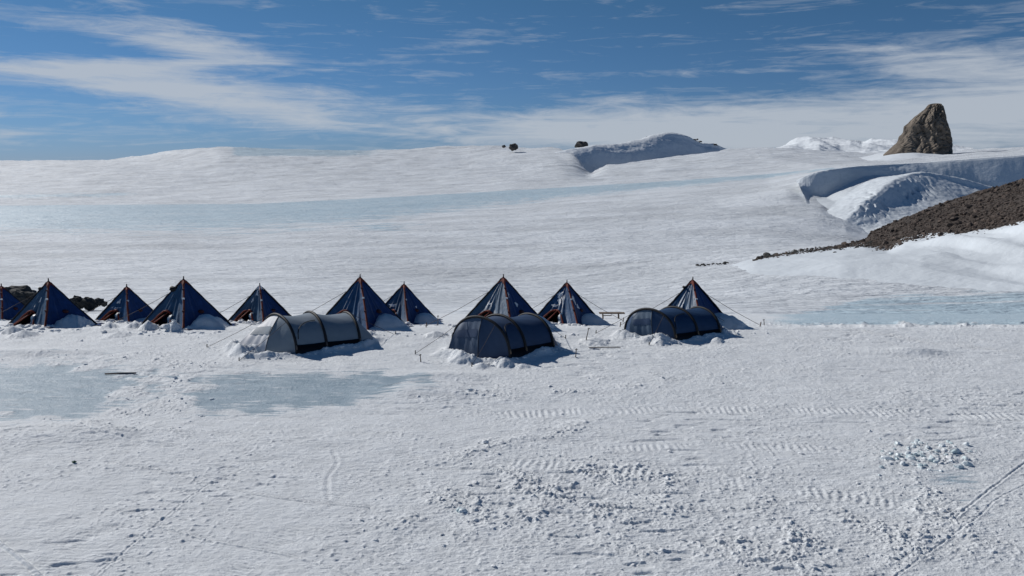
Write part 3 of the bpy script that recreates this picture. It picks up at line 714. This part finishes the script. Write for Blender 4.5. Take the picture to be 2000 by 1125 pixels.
boulder('rock', P(984, 286, 2080), (5, 5, 4), M_frock, 'tiny dark rock just left of the left skyline rock', 412)
# crest rocks of the hump and lumpy hills
cr_ = [(1268, 267), (1282, 263), (1292, 262), (1245, 275), (1340, 267), (1352, 271), (1362, 275), (1388, 281), (1398, 282)]
rs = np.random.RandomState(21)
cpz = []; csz = []
for x, y in cr_:
    for _ in range(5):
        Dq = np.interp(x, [1240, 1310, 1395], [2105, 2215, 2345]); cpz.append([*P(x + rs.randn() * 4, y + 1.0 + rs.rand() * 1.5, Dq)]); csz.append(2.0 + 3.5 * rs.rand())
for x, y in [(1548, 279), (1590, 271), (1645, 277), (1662, 279), (1722, 277), (1735, 276)]:
    for _ in range(5): cpz.append([*P(x + rs.randn() * 5, y + 1 + rs.rand() * 2, 2530)]); csz.append(2 + 4 * rs.rand())
props(lumps('crest_rocks', np.array(cpz), np.array(csz), M_frock, 2, .2, .5, 22), 'thin dark rocks breaking through the far snow crests', 'rocks')

# dark outcrop and rock pile at far left behind the tents
def mound_rocks():
    o = boulder('rock_outcrop', P(20, 592, 52), (2.1, 1.6, 1.05), M_drock, 'long dark rock outcrop behind the leftmost pyramid tents', 431, 4, cat='rock')
    lab = 'dark snow-dusted rock in the pile between the two pyramid tents at the left'
    for i, (x, y, r) in enumerate([(140, 584, .32), (150, 581, .36), (160, 588, .42), (172, 585, .45), (183, 588, .38), (193, 584, .32), (202, 588, .26), (133, 590, .3), (176, 593, .4), (150, 592, .32)]):
        boulder('rock', P(x, y + 5, 56), (r * 1.1, r, r * .85), M_drock, lab, 441 + i * 3, 3, group='rocks piled behind the left tents')
mound_rocks()

# ------------------------------------------------------------ PYRAMID TENTS
LABELS = [
 ('blue pyramid tent cut off by the left edge of the photo', 1),
 ('blue pyramid tent in the front row with a dark rock outcrop behind it', 1),
 ('small blue pyramid tent with a dark round door, right of the rock pile', 1),
 ('large blue pyramid tent with a black bundle near its peak, fourth from the left', 1),
 ('small blue pyramid tent with a frosted grey peak behind the grey tunnel tent', 1),
 ('large blue pyramid tent right behind the tail of the grey tunnel tent', 1),
 ('small blue pyramid tent standing just right of the large one behind the grey tunnel tent', 1),
 ('large blue pyramid tent directly behind the middle slate blue tunnel tent', 1),
 ('blue pyramid tent with white frost patches on both walls', 1),
 ('blue pyramid tent with a small white emblem behind the rightmost tunnel tent', 1),
]
def pyramid(i, t):
    c, R, Hh, a = t['c'], t['R'], t['H'], t['ang']
    rg = random.Random(100 + i)
    root = thing('pyramid_tent', c, LABELS[i][0], 'tent', 'pyramid tents pitched in two rows')
    def corner(k):   # 0 front, 1 right, 2 back, 3 left
        w = a + k * math.pi / 2
        return Vector((math.sin(w) * R, -math.cos(w) * R, -.06))
    dr = float(base(c.y)) - c.z       # ground drop at the centre
    K = [corner(k) for k in range(4)]
    for k in (1, 2, 3): K[k].z += float(base(c.y + K[k].y)) - c.z
    T = Vector((0, 0, Hh - .10))
    n = 36; wr_ = rg.uniform(1.2, 2.4); sg_ = rg.uniform(.08, .19); pb = [rg.uniform(-.05, .05) for _ in range(4)]
    def wall_point(k, s, q, off=0.0):
        A, B = K[k], K[(k + 1) % 4]
        p = (A * (1 - s) + B * s) * (1 - q) + T * q
        nr = (B - A).cross(T - A).normalized()
        bow = 4 * s * (1 - s) * (1 - q) * math.sin(math.pi * min(1, q * .9 + .12))
        ph = i * 3.1 + k
        fo = (math.sin(s * 19 + ph + q * 2) + .7 * math.sin(s * 34 + ph * 2 - q * 3) + .5 * math.sin(s * 55 + ph + q * 5)) * .022
        fo *= 4 * s * (1 - s) * (1 - q) ** .6 * (wr_ if k == 3 else .35 + .2 * wr_)
        return p + nr * (-sg_ * bow * R / 2.4 + fo + off) + (B - A).normalized() * (math.sin(math.pi * q) * (pb[k] * (1 - s) - pb[(k + 1) % 4] * s))
    def in_door(s, q): return ((s - .42) / .27) ** 2 + (q / .37) ** 2 < 1
    # walls: all four sides are one skin; the door is cut from the left front wall
    def make(ks, name, m, hole):
        mb = MB()
        for k in ks:
            vs = []; fs = []
            for r in range(n + 1):
                for q in range(n + 1):
                    s = q / n; tt = r / n * .985; vs.append(wall_point(k, s, tt))
            for r in range(n):
                for q in range(n):
                    if hole and k == 3 and in_door((q + .5) / n, (r + .5) / n * .985): continue
                    b = r * (n + 1) + q; fs.append((b, b + 1, b + n + 2, b + n + 1))
            mb.add(vs, fs)
        return mb.build(name, m, root)
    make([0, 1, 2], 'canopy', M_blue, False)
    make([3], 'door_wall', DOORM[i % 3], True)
    # pole sleeves along the corners
    for k in range(4):
        A = K[k]; pts = []; nm = Vector((A.x, A.y, 0)).normalized()
        for j in range(13):
            q = j / 12 * .97; pts.append(A * (1 - q) + T * q + (K[(k + 1) % 4] - A).normalized() * pb[k] * math.sin(math.pi * q) * 1 + nm * (.02 + .008 * math.sin(j * 2.1 + i)))
        top = 4
        o = MB().tube(pts, [.05 - .012 * j / 12 + .006 * math.sin(j * 3 + k) for j in range(13)], 6)
        if i != 8 and k in (0,): m = M_orange
        elif k == 0: m = M_orange
        else: m = M_black if k != 2 else M_black
        sl_ = o.build('pole_sleeve', m, root)
        if k == 0:
            for q in (.38, .62, .80):
                p = A * (1 - q) + T * q + nm * .06
                MB().box(p, (.10, .05, .07)).build('buckle', M_white if q == .62 else M_dred, sl_, False)
    # cap
    mb = MB(); cs = []
    for q, r in ((.80, 1.06), (.86, 1.07), (.94, 1.1), (.985, 1.2)):
        cs.append([(K[k] * (1 - q) + T * q) * 1.0 + Vector((K[k].x, K[k].y, 0)) * ((1 - q) * (r - 1) + .012) for k in range(4)])
    vs = [p for r_ in cs for p in r_] + [T + Vector((0, 0, .06))]; fs = []
    for r_ in range(3):
        for k in range(4): fs.append((r_*4 + k, r_*4 + (k+1) % 4, (r_+1)*4 + (k+1) % 4, (r_+1)*4 + k))
    for k in range(4): fs.append((12 + k, 12 + (k+1) % 4, 16))
    # only a narrow hood: notch the lower edge upwards in mid wall
    hood = MB()
    for k in range(4):
        A = K[k]; B = K[(k + 1) % 4]
        row = []
        for j in range(9):
            s = j / 8; lo = .925 - .07 * abs(2 * s - 1) ** 1.5
            row.append(wall_point(k, s, lo, .025)); 
        hi = [wall_point(k, j / 8, .99, .03) for j in range(9)]
        nr = (B - A).cross(T - A).normalized(); hood.strip(row, hi, .01, nr)
    hood.build('peak_cap', M_orange if i != 4 else M_frost, root, False)
    MB().tube([T + Vector((0, 0, -.1)), T + Vector((.01, 0, .14))], [.04, .025], 6).build('peak_tip', M_rope, root)
    # door: rim, short rolled sleeve and flap
    rim = []
    for j in range(25):
        w = math.pi * j / 24; s = .42 + .27 * math.cos(w); q = .37 * math.sin(w); rim.append(wall_point(3, s, max(q, 0), .05))
    rm = MB().tube(rim, .045, 6).build('door_rim', M_orange, root)
    nr3 = (K[0] - K[3]).cross(T - K[3]).normalized()
    inner = [p - nr3 * .30 for p in rim]
    mb = MB(); mb.strip(rim, inner, .012, (0, 0, -1)); mb.build('door_sleeve', M_dark, root)
    fl = []
    A_ = [wall_point(3, .69 + .0 * j, .0 + .30 * j / 8, .03) for j in range(9)]; B_ = [wall_point(3, .58 + .02 * math.sin(j), .30 * j / 8, .10 + .05 * math.sin(j * 1.3)) for j in range(9)]
    MB().strip(A_, B_, .015, nr3).build('door_flap', M_blue2 if i not in (7,) else M_grey, root)
    MB().tube([wall_point(3, .50, .36, .05), wall_point(3, .36, .02, .30) + Vector((0, 0, .05))], .03, 5).build('door_strap', M_orange, root)
    # vent on the right-hand wall
    vn = []
    for j in range(16):
        w = 2 * math.pi * j / 16; vn.append((.55 + .085 * math.cos(w), .36 + .038 * math.sin(w)))
    mb = MB(); pts = [wall_point(0, s, q, .035) for s, q in vn] + [wall_point(0, s, q, .0) for s, q in vn] + [wall_point(0, .55, .36, .06)]
    mb.add(pts, [(j, (j + 1) % 16, 32) for j in range(16)] + [(j, 16 + j, 16 + (j + 1) % 16, (j + 1) % 16) for j in range(16)])
    mb.build('vent', M_dred, root)
    # snow skirt (valance) lying out on the ground
    mb = MB()
    for k in range(4):
        A = K[k]; B = K[(k + 1) % 4]; nr = Vector(((A + B).x, (A + B).y, 0)).normalized()
        if k == 3: continue
        mb.strip([A.lerp(B, j / 10) + Vector((0, 0, .12)) for j in range(11)], [A.lerp(B, j / 10) + nr * (.32 + .05 * math.sin(j * 2)) + Vector((0, 0, .10 + .02 * math.sin(j))) for j in range(11)], .012, (0, 0, 1))
    mb.build('skirt', M_blue, root)
    # small printed emblem on the door wall
    if i in (1, 6, 9, 7):
        mb = MB()
        def pr(s, q): return wall_point(3, s, q, .012)
        mb.strip([pr(.40, .475), pr(.455, .475)], [pr(.405, .49), pr(.45, .50)], .006, nr3)
        mb.strip([pr(.415, .50), pr(.44, .505)], [pr(.42, .525), pr(.435, .525)], .006, nr3)
        mb.strip([pr(.39, .45), pr(.47, .455)], [pr(.40, .465), pr(.46, .47)], .006, nr3)
        mb.build('emblem', M_white, root, False)
    # frost patches
    patches = {8: [(0, .30, .62, .10, .10), (0, .42, .45, .07, .05), (3, .30, .72, .17, .07), (3, .45, .58, .10, .08), (3, .3, .47, .12, .025), (3, .62, .60, .06, .12)],
               7: [(0, .17, .68, .05, .045), (0, .50, .50, .06, .035), (3, .35, .50, .08, .02)], 6: [(3, .30, .48, .14, .03), (0, .62, .44, .03, .02)],
               2: [(3, .40, .60, .10, .06), (3, .35, .43, .2, .02)], 4: [(3, .55, .80, .14, .07), (3, .35, .62, .05, .05)], 1: [(3, .55, .6, .04, .05)]}.get(i, [])
    if patches:
        for (k, cs_, cq, rs_, rq) in patches:
            mb = MB(); nn = 22; pts = []
            for j in range(nn):
                w = 2 * math.pi * j / nn; f = 1 + .35 * math.sin(w * 3 + cs_ * 40) + .2 * math.sin(w * 7 + cq * 31)
                pts.append(wall_point(k, cs_ + rs_ * f * math.cos(w), min(.96, cq + rq * f * math.sin(w)), .012))
            ctr = wall_point(k, cs_, cq, .03)
            mb.add(pts + [ctr], [(j, (j + 1) % nn, nn) for j in range(nn)])
            mb.build('frost_patch', M_frost, root)
    if i in (1, 3, 9):   # dark bundle tied on the left edge near the peak
        q = .80 if i == 3 else .84
        p = K[3] * (1 - q) + T * q
        v, f = ICO[2]
        vv = [Vector(x) * (1 + .25 * math.sin(x[0] * 7 + x[2] * 5)) for x in v]
        sc_ = .17 if i == 3 else .10
        MB().add([p + Vector((w.x * sc_ * 1.2 - .04, w.y * sc_, w.z * sc_ * .8)) for w in vv], f.tolist()).build('stowed_bundle', M_black, root)
    # guy lines with pegs
    def guy(k, q, out, peg=True):
        A = K[k]; st = A * (1 - q) + T * q + Vector((A.x, A.y, 0)).normalized() * .05
        e = Vector((A.x, A.y, 0)).normalized() * out; e.z = float(base(c.y + e.y)) - c.z + .08
        mid = st.lerp(e, .5) - Vector((0, 0, .05))
        g_ = MB().tube([st, mid, e], .011, 5).build('guy_line', M_rope, root)
        MB().tube([e + Vector((0, 0, -.15)), e + Vector((.04, 0, .16))], .025, 5).build('peg', M_wood, g_)
    guy(3, .72, R * 1.65)
    if i in (8, 9): guy(1, .72, R * 1.62)
    return root
for i, t in enumerate(PYR): pyramid(i, t)

# ------------------------------------------------------------ TUNNEL TENTS
TL = ['grey tunnel tent with a pale sunlit door end, leftmost of the tunnel tents',
      'dark slate blue tunnel tent nearest the camera, in the middle',
      'deep blue tunnel tent with three black hoops, rightmost']
def tunnel(i, t):
    o, A, Cr = t['o'], t['ax'], t['cr']
    root = thing('tunnel_tent', o, TL[i], 'tent', 'tunnel tents in front of the pyramid tents')
    W = t['W']; L1, L2 = t['L']; Hs = t['H']
    st = [(-t['front'], W * .30, .10), (0, W / 2, Hs[0]), (L1, W / 2 * .98, Hs[1]), (L1 + L2, W / 2 * .92, Hs[2]), (L1 + L2 + t['tail'], W * .28, .12)]
    m = 40
    lst = [q[0] for q in st]; sks = [t['sk'][0], t['sk'][0], t['sk'][1], t['sk'][2], .1]
    def sect(l, hw, h, k, off=0, shift=0):
        w = math.pi * k / m; cx = math.cos(w); sx = math.sin(w)
        y = -hw * cx * (1 + 0) ; z = h * abs(sx) ** .80
        nx = Vector((-cx, 0, sx)).normalized()
        dl = -float(np.interp(l, lst, sks)) * (y + W / 2) / W
        p = A * (l + dl) + Cr * (y + off * nx.x) + Vector((0, 0, z + off * nx.z - .04)); return p
    def interp(seg, s, kind):
        a, b = st[seg], st[seg + 1]
        l = a[0] + (b[0] - a[0]) * s
        if kind == 'mid':
            sag = .075 * math.sin(math.pi * s)
            return l, (a[1] + (b[1] - a[1]) * s) * (1 - sag * .5), (a[2] + (b[2] - a[2]) * s) * (1 - sag)
        # ends curve down convexly
        if kind == 'front':
            u = 1 - s; e = math.sqrt(max(0, 1 - (u * .985) ** 1.9)); return l, a[1] + (b[1] - a[1]) * (s ** .75), a[2] + (b[2] - a[2]) * (e ** 1.15)
        e = max(0, 1 - s) ** .8
        return l, b[1] + (a[1] - b[1]) * (e ** .6), b[2] + (a[2] - b[2]) * e
    def skin(segs, n=12, mod=0):
        vs = []; rows_ = 0
        for sg, kd in segs:
            for j in range(n + 1):
                if sg != segs[0][0] and j == 0: continue
                l, hw, h = interp(sg, j / n, kd)
                for k in range(m + 1):
                    p = sect(l, hw, h, k)
                    wob = .012 * math.sin(k * .9 + l * 5 + i) * math.sin(l * 3.3 + k * .3) + (.02 * math.sin(k * 1.7 + l * 2) if kd != 'mid' else 0)
                    p += Vector((0, 0, wob)) + Cr * wob * .6
                    vs.append(p)
                rows_ += 1
        fs = [(r * (m+1) + k, (r+1) * (m+1) + k, (r+1) * (m+1) + k + 1, r * (m+1) + k + 1) for r in range(rows_ - 1) for k in range(m)]
        return MB().add(vs, fs)
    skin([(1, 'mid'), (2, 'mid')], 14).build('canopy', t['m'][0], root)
    # wedge-shaped porch: near panel, ridge, sunlit door panel, far panel
    c1, c2 = gpx(*t['c1']) - o, gpx(*t['c2']) - o
    c1.z = c2.z = -.05; f0_, f1_ = sect(*st[1], 0), sect(*st[1], m)
    KR, KS = 19, 29
    def gr(k):
        if k <= KR: return f0_.lerp(c1, (k / KR) ** .8)
        if k <= KS: return c1.lerp(c2, (k - KR) / (KS - KR))
        return c2.lerp(f1_, (k - KS) / (m - KS))
    def porch(s_, k, off=0.0):
        a_, b_ = sect(*st[1], k), gr(k); p = a_.lerp(b_, s_)
        out = (-A + Vector((0, 0, .6)) - Cr * (1 - k / 20)).normalized()
        edge = min(abs(k - KR), 4) / 4 * min(abs(k - KS), 4) / 4 if k < 36 else 1
        cr_ = .014 * math.sin(k * 2.3 + s_ * 4 + i) * math.sin(math.pi * s_)
        return p + out * (math.sin(math.pi * s_) * (.09 - .10 * edge) + cr_ + off)
    def porch_panel(k0, k1, s0, s1, m_, name, off=0.0, ns=14, nk=16):
        vs = [porch(s0 + (s1 - s0) * a_ / ns, k0 + (k1 - k0) * b_ / nk, off) for a_ in range(ns + 1) for b_ in range(nk + 1)]
        fs = [(r * (nk+1) + q, (r+1) * (nk+1) + q, (r+1) * (nk+1) + q + 1, r * (nk+1) + q + 1) for r in range(ns) for q in range(nk)]
        return MB().add(vs, fs).build(name, m_, root)
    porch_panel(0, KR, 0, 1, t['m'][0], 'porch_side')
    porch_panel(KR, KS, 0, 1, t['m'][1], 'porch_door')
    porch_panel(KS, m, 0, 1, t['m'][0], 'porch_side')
    porch_panel(KR + .8, KS - 1, .30, .50, t['m'][0], 'door_window', .018, 5, 6)
    MB().tube([porch(q / 10, KR, .012) for q in range(11)], .013, 5).build('door_zip', M_black, root)
    skin([(3, 'tail')], 12).build('tail_end', t['m'][0], root)
    # hoops
    for h_ in (1, 2, 3):
        l, hw, hh = st[h_]
        mb = MB().tube([sect(l + .03 * 0, hw, hh, k, .02) for k in range(m + 1)], .058, 8); hp = mb.build('hoop_sleeve', M_black, root)
        f0 = sect(l, hw, hh, 2, .05)
        MB().tube([f0 + Vector((0, 0, .12)), f0 - Cr * .05 + Vector((0, 0, -.05))], .03, 5).build('hoop_foot', M_wood if i else M_rope, hp)
    # side door outline between the first two hoops (curved zip)
    zp = []
    for j in range(15):
        q = j / 14; s = .12 + .76 * (q if q < 1 else 1); k = 5 + 8.5 * math.sin(math.pi * min(1, q * .62)) ** .6
        l, hw, h = interp(1, s, 'mid'); zp.append(sect(l, hw, h, k, .018))
    MB().tube(zp, .016, 5).build('side_zip', M_black, root)
    # dark snow flap along the near side
    mb = MB()
    A1 = [sect(*interp(1 if j < 8 else 2, (j % 8) / 8 if j < 16 else 1, 'mid'), 2.8, .03) for j in range(17)]
    A2 = [Vector((p.x, p.y, -.05)) - Cr * .16 for p in A1]
    mb.strip(A1, A2, .015, (0, 0, 1)); mb.build('snow_flap', M_black, root)
    # guys
    def rope(p, q, r=.009):
        g_ = MB().tube([p, p.lerp(q, .5) - Vector((0, 0, .03)), q], r, 5).build('guy_line', M_rope, root)
        MB().tube([q + Vector((0, 0, -.12)), q + Vector((.02, .01, .14))], .02, 5).build('peg', M_black, g_)
    p1 = sect(*st[1], 26, .05); rope(p1, A * -(t['front'] + 1.5) + Cr * 1.6 + Vector((0, 0, .02)))
    p1 = sect(*st[1], 13, .05); rope(p1, A * -(t['front'] + .7) - Cr * 1.2 + Vector((0, 0, .02)))
    p1 = sect(*st[3], 20, .05); rope(p1, A * (st[4][0] + 1.1) + Vector((0, 0, .02)))
for i, t in enumerate(TUN): tunnel(i, t)

# ------------------------------------------------------------ small camp things
def bench():
    D = 41.5; p = P(1195, 612, D); g = float(base(D)) - .05
    o = thing('trestle', (p.x, D, g), 'thin wooden trestle standing on the snow right of the frosted pyramid tent', 'trestle')
    zt = p.z - g + .02
    MB().box((0, 0, zt), (1.45, .32, .05)).box((-.05, 0, zt - .03), (1.3, .06, .03)).build('top_board', M_wood, o, False)
    for x in (-.52, .38):
        for y in (-.13, .13):
            MB().tube([(x, y, zt - .02), (x + .03, y * 1.5, -.1)], .028, 6).build('leg', M_wood, o)
    MB().box((-.28, 0, zt * .62), (.55, .04, .04)).build('stretcher', M_wood, o, False)
bench()
def stake(x, y, h, lean, label, r=.022):
    p = gpx(x, y); p.z = float(ground_z(p.x, p.y)) - .08
    o = thing('stake', p, label, 'stake', 'thin stakes pushed into the snow round the camp')
    MB().tube([(0, 0, 0), (lean * .5, 0, h * .5), (lean, 0, h)], [r, r * .9, r * .7], 6).build('shaft', M_rope, o)
    MB().tube([(lean - .05, 0, h - .05), (lean + .05, 0, h - .03)], r * .7, 5).build('crosspiece', M_rope, o)
stake(1124, 698, .42, .03, 'short dark stake right of the middle tunnel tent')
stake(822, 706, .36, -.02, 'short dark stake left of the middle tunnel tent')
stake(1144, 669, .60, .12, 'thin leaning stake between the middle and right tunnel tents')
stake(855, 636, .60, .02, 'thin upright stake in front of the gap left of the middle tunnel tent')
stake(1493, 637, .40, -.05, 'stake at the end of the guy line right of the rightmost pyramid tent')
def plank(x0, x1, y, label, r=.03):
    a, b = gpx(x0, y), gpx(x1, y); a.z = float(ground_z(a.x, a.y)) + .04; b.z = float(ground_z(b.x, b.y)) + .05
    c = (a + b) / 2; d = b - a
    o = MB().tube([a - c, Vector((0, 0, .01)), b - c], [r, r * 1.1, r], 5).build('pole', M_rope); o.location = c
    props(o, label, 'pole')
plank(205, 266, 732, 'dark pole lying on the blue ice at the left', .028)
plank(1150, 1212, 681, 'dark pole lying on the snow left of the rightmost tunnel tent', .02)
p = gpx(145, 906); p.z = float(ground_z(p.x, p.y)) + .02
v, f = ICO[2]
mb = MB().add([(a[0] * .055 * (1 + .3 * math.sin(a[1] * 5)), a[1] * .035, a[2] * .028 * (1 + .4 * math.sin(a[0] * 6))) for a in v], f.tolist())
o = mb.build('green_scrap', M_green, None, False); o.location = p; props(o, 'small green scrap lying alone on the snow at the left', 'scrap')

# snow lumps shovelled round the tents (uncountable rubble)
rs = np.random.RandomState(31); pos = []; szs = []
def add_l(x, y, s):
    z = float(ground_z(np.array([x]), np.array([y]))[0]); pos.append((x, y, z + s * .15)); szs.append(s)
for t in PYR:
    c, R, a = t['c'], t['R'], t['ang']
    for _ in range(34):
        w = rs.rand(); 
        F0 = Vector((math.sin(a) * R, -math.cos(a) * R, 0)); L0 = Vector((-math.cos(a) * R, -math.sin(a) * R, 0)); 
        q = F0.lerp(L0, w) * (1.06 + .16 * rs.rand()); add_l(c.x + q.x, c.y + q.y, .04 + .15 * rs.rand() ** 2.2)
    for _ in range(25): add_l(c.x + rs.uniform(-1.3, 1.5) * R, c.y - R * (1.1 + .3 * rs.rand()), .03 + .10 * rs.rand() ** 2)
for t in TUN:
    o, A, Cr = t['o'], t['ax'], t['cr']; L = sum(t['L'])
    for _ in range(46):
        l = rs.uniform(-t['front'] * 1.1, L + t['tail']); q = o + A * l - Cr * (t['W'] / 2 * (1 if l > -.2 else .8) + .12 + .22 * abs(rs.randn())); add_l(q.x, q.y, .02 + .07 * rs.rand() ** 2.5)
    for _ in range(20):
        q = o - A * (t['front'] + .05 + .3 * abs(rs.randn())) + Cr * rs.uniform(-.9, .9); add_l(q.x, q.y, .02 + .07 * rs.rand() ** 2)
props(lumps('snow_rubble', np.array(pos), np.array(szs), M_clod, 2, .22, .55, 33), 'shovelled snow lumps heaped round the tent bases', 'snow rubble')

# ------------------------------------------------------------ LIGHT
to_sun = Vector((-.80, .60, 0)).normalized(); elev = math.radians(33)
sd = Vector((to_sun.x * math.cos(elev), to_sun.y * math.cos(elev), math.sin(elev)))
sun = bpy.data.lights.new('sun', 'SUN'); sun.energy = 3.7; sun.angle = math.radians(.53); sun.color = (1, .965, .92)
so_ = link(bpy.data.objects.new('sun', sun)); so_.rotation_euler = sd.to_track_quat('Z', 'Y').to_euler(); so_.location = sd * 60
W = bpy.data.worlds.new('World'); S.world = W; W.use_nodes = True; nt = W.node_tree
bg = nt.nodes['Background']; bg.inputs['Strength'].default_value = .05
sky = nd(nt, 'ShaderNodeTexSky', sky_type='NISHITA'); sky.sun_disc = False; sky.sun_elevation = elev
sky.sun_rotation = math.atan2(sd.x, sd.y); sky.altitude = 2500; sky.air_density = 1.0; sky.dust_density = .3; sky.ozone_density = 2.0
tc = nd(nt, 'ShaderNodeTexCoord').outputs['Generated']
sep = nd(nt, 'ShaderNodeSeparateXYZ'); nt.links.new(tc, sep.inputs[0])
az = mth(nt, 'ARCTAN2', sep.outputs[0], sep.outputs[1]); el = mth(nt, 'ARCSINE', sep.outputs[2])
cmb = nd(nt, 'ShaderNodeCombineXYZ'); nt.links.new(az, cmb.inputs[0]); nt.links.new(el, cmb.inputs[1])
wv = nd(nt, 'ShaderNodeTexNoise'); nt.links.new(mapping(nt, cmb.outputs[0], (4, 14, 1)), wv.inputs['Vector']); wv.inputs['Scale'].default_value = 1; wv.inputs['Detail'].default_value = 5
wsep = nd(nt, 'ShaderNodeSeparateColor'); nt.links.new(wv.outputs['Color'], wsep.inputs[0])
azw = mth(nt, 'MULTIPLY_ADD', mth(nt, 'SUBTRACT', wsep.outputs[0], .5), .06, az)
elw = mth(nt, 'MULTIPLY_ADD', mth(nt, 'SUBTRACT', wsep.outputs[1], .5), .018, el)
def blob(x, y, rx, ry, amp, rot=0):
    ca = math.atan((x - 1000) / F); ce = math.atan((312 - y) / F * math.cos(ca)); a = math.radians(rot)
    dx = mth(nt, 'SUBTRACT', azw, ca); dy = mth(nt, 'SUBTRACT', elw, ce)
    p = mth(nt, 'MULTIPLY_ADD', dx, math.cos(a) / (rx / F), mth(nt, 'MULTIPLY', dy, math.sin(a) / (rx / F)))
    q = mth(nt, 'MULTIPLY_ADD', dx, -math.sin(a) / (ry / F), mth(nt, 'MULTIPLY', dy, math.cos(a) / (ry / F)))
    r = mth(nt, 'ADD', mth(nt, 'MULTIPLY', p, p), mth(nt, 'MULTIPLY', q, q))
    return mth(nt, 'MULTIPLY', mth(nt, 'EXPONENT', mth(nt, 'MULTIPLY', r, -1)), amp)
blobs = [(370, 84, 150, 24, .9, -6), (420, 110, 150, 14, .6, -6), (280, 140, 210, 13, .9, 5), (390, 150, 120, 26, .6, 0), (360, 180, 190, 12, .6, 0), (460, 205, 230, 22, 1.1, -8), (80, 150, 160, 6, .45, -3), (60, 128, 120, 4, .35, -4), (640, 190, 150, 20, .5, 6), (150, 150, 230, 16, .35, 0), (700, 218, 180, 14, .45, 0),
         (370, 232, 140, 10, .5, -4), (250, 260, 220, 18, .3, 0), (620, 245, 90, 14, .35, 0), (520, 10, 160, 20, .35, 5), (40, 35, 110, 18, .35, -6), (250, 20, 60, 20, .2, -30), (755, 30, 35, 14, .25, -10), (840, 20, 30, 10, .22, -30),
         (930, 97, 110, 16, .42, 4), (860, 150, 220, 12, .28, 0), (1150, 30, 60, 10, .2, 10), (1500, 20, 110, 18, .25, 5), (1380, 150, 150, 12, .33, -3),
         (1750, 120, 190, 30, .62, -8), (1950, 120, 180, 40, .5, 5), (1900, 60, 200, 20, .28, 10), (1320, 240, 330, 32, .88, 0), (1100, 265, 300, 22, .70, 0), (1000, 240, 260, 20, .45, 0),
         (1700, 240, 400, 46, .85, 0), (1980, 200, 200, 44, .75, 4), (1200, 200, 260, 8, .3, 0), (1430, 285, 500, 26, .8, 0), (2400, 180, 300, 60, .4, 0), (-300, 200, 300, 60, .5, 0)]
acc = None
for b_ in blobs:
    o_ = blob(*b_); acc = o_ if acc is None else mth(nt, 'ADD', acc, o_)
st1 = noise(nt, mapping(nt, cmb.outputs[0], (3.4, 40, 1), (0, 0, .03)), 1.9, 10, .66, 1.1)
st2 = noise(nt, mapping(nt, cmb.outputs[0], (9, 42, 1), (0, 0, -.25)), 1.8, 6, .65, 1.0)
tx = mth(nt, 'MULTIPLY_ADD', st2, .35, mth(nt, 'MULTIPLY', st1, .65))
den = mth(nt, 'MULTIPLY_ADD', mth(nt, 'SUBTRACT', tx, .54), 2.7, mth(nt, 'MULTIPLY', acc, .80))
den = ramp(nt, den, [(.02, (0, 0, 0)), (.30, (.22, .22, .22)), (.65, (.60, .60, .60)), (1.1 if False else 1.0, (.84, .84, .84))])
eg = ramp(nt, mth(nt, 'MULTIPLY', el, 4.0), [(0, (.40, .59, 1.06)), (.22, (.45, .68, 1.03)), (.8, (.48, .80, 1.0))])
tint = mixc(nt, 1.0, sky.outputs[0], eg, 'MULTIPLY')
cl = mixc(nt, den, tint, (9.6, 10.5, 11.7))
nt.links.new(cl, bg.inputs['Color'])

# ------------------------------------------------------------ CAMERA
cam = bpy.data.cameras.new('camera'); cam.sensor_width = 36; cam.lens = 36 * F / 2000; cam.clip_end = 20000; cam.clip_start = .1
co = link(bpy.data.objects.new('camera', cam)); co.location = (0, 0, H0); co.rotation_euler = (math.pi / 2 - PITCH, 0, 0)
S.camera = co
S.view_settings.view_transform = 'Standard'; S.view_settings.look = 'None'; S.view_settings.exposure = 0; S.view_settings.gamma = 1
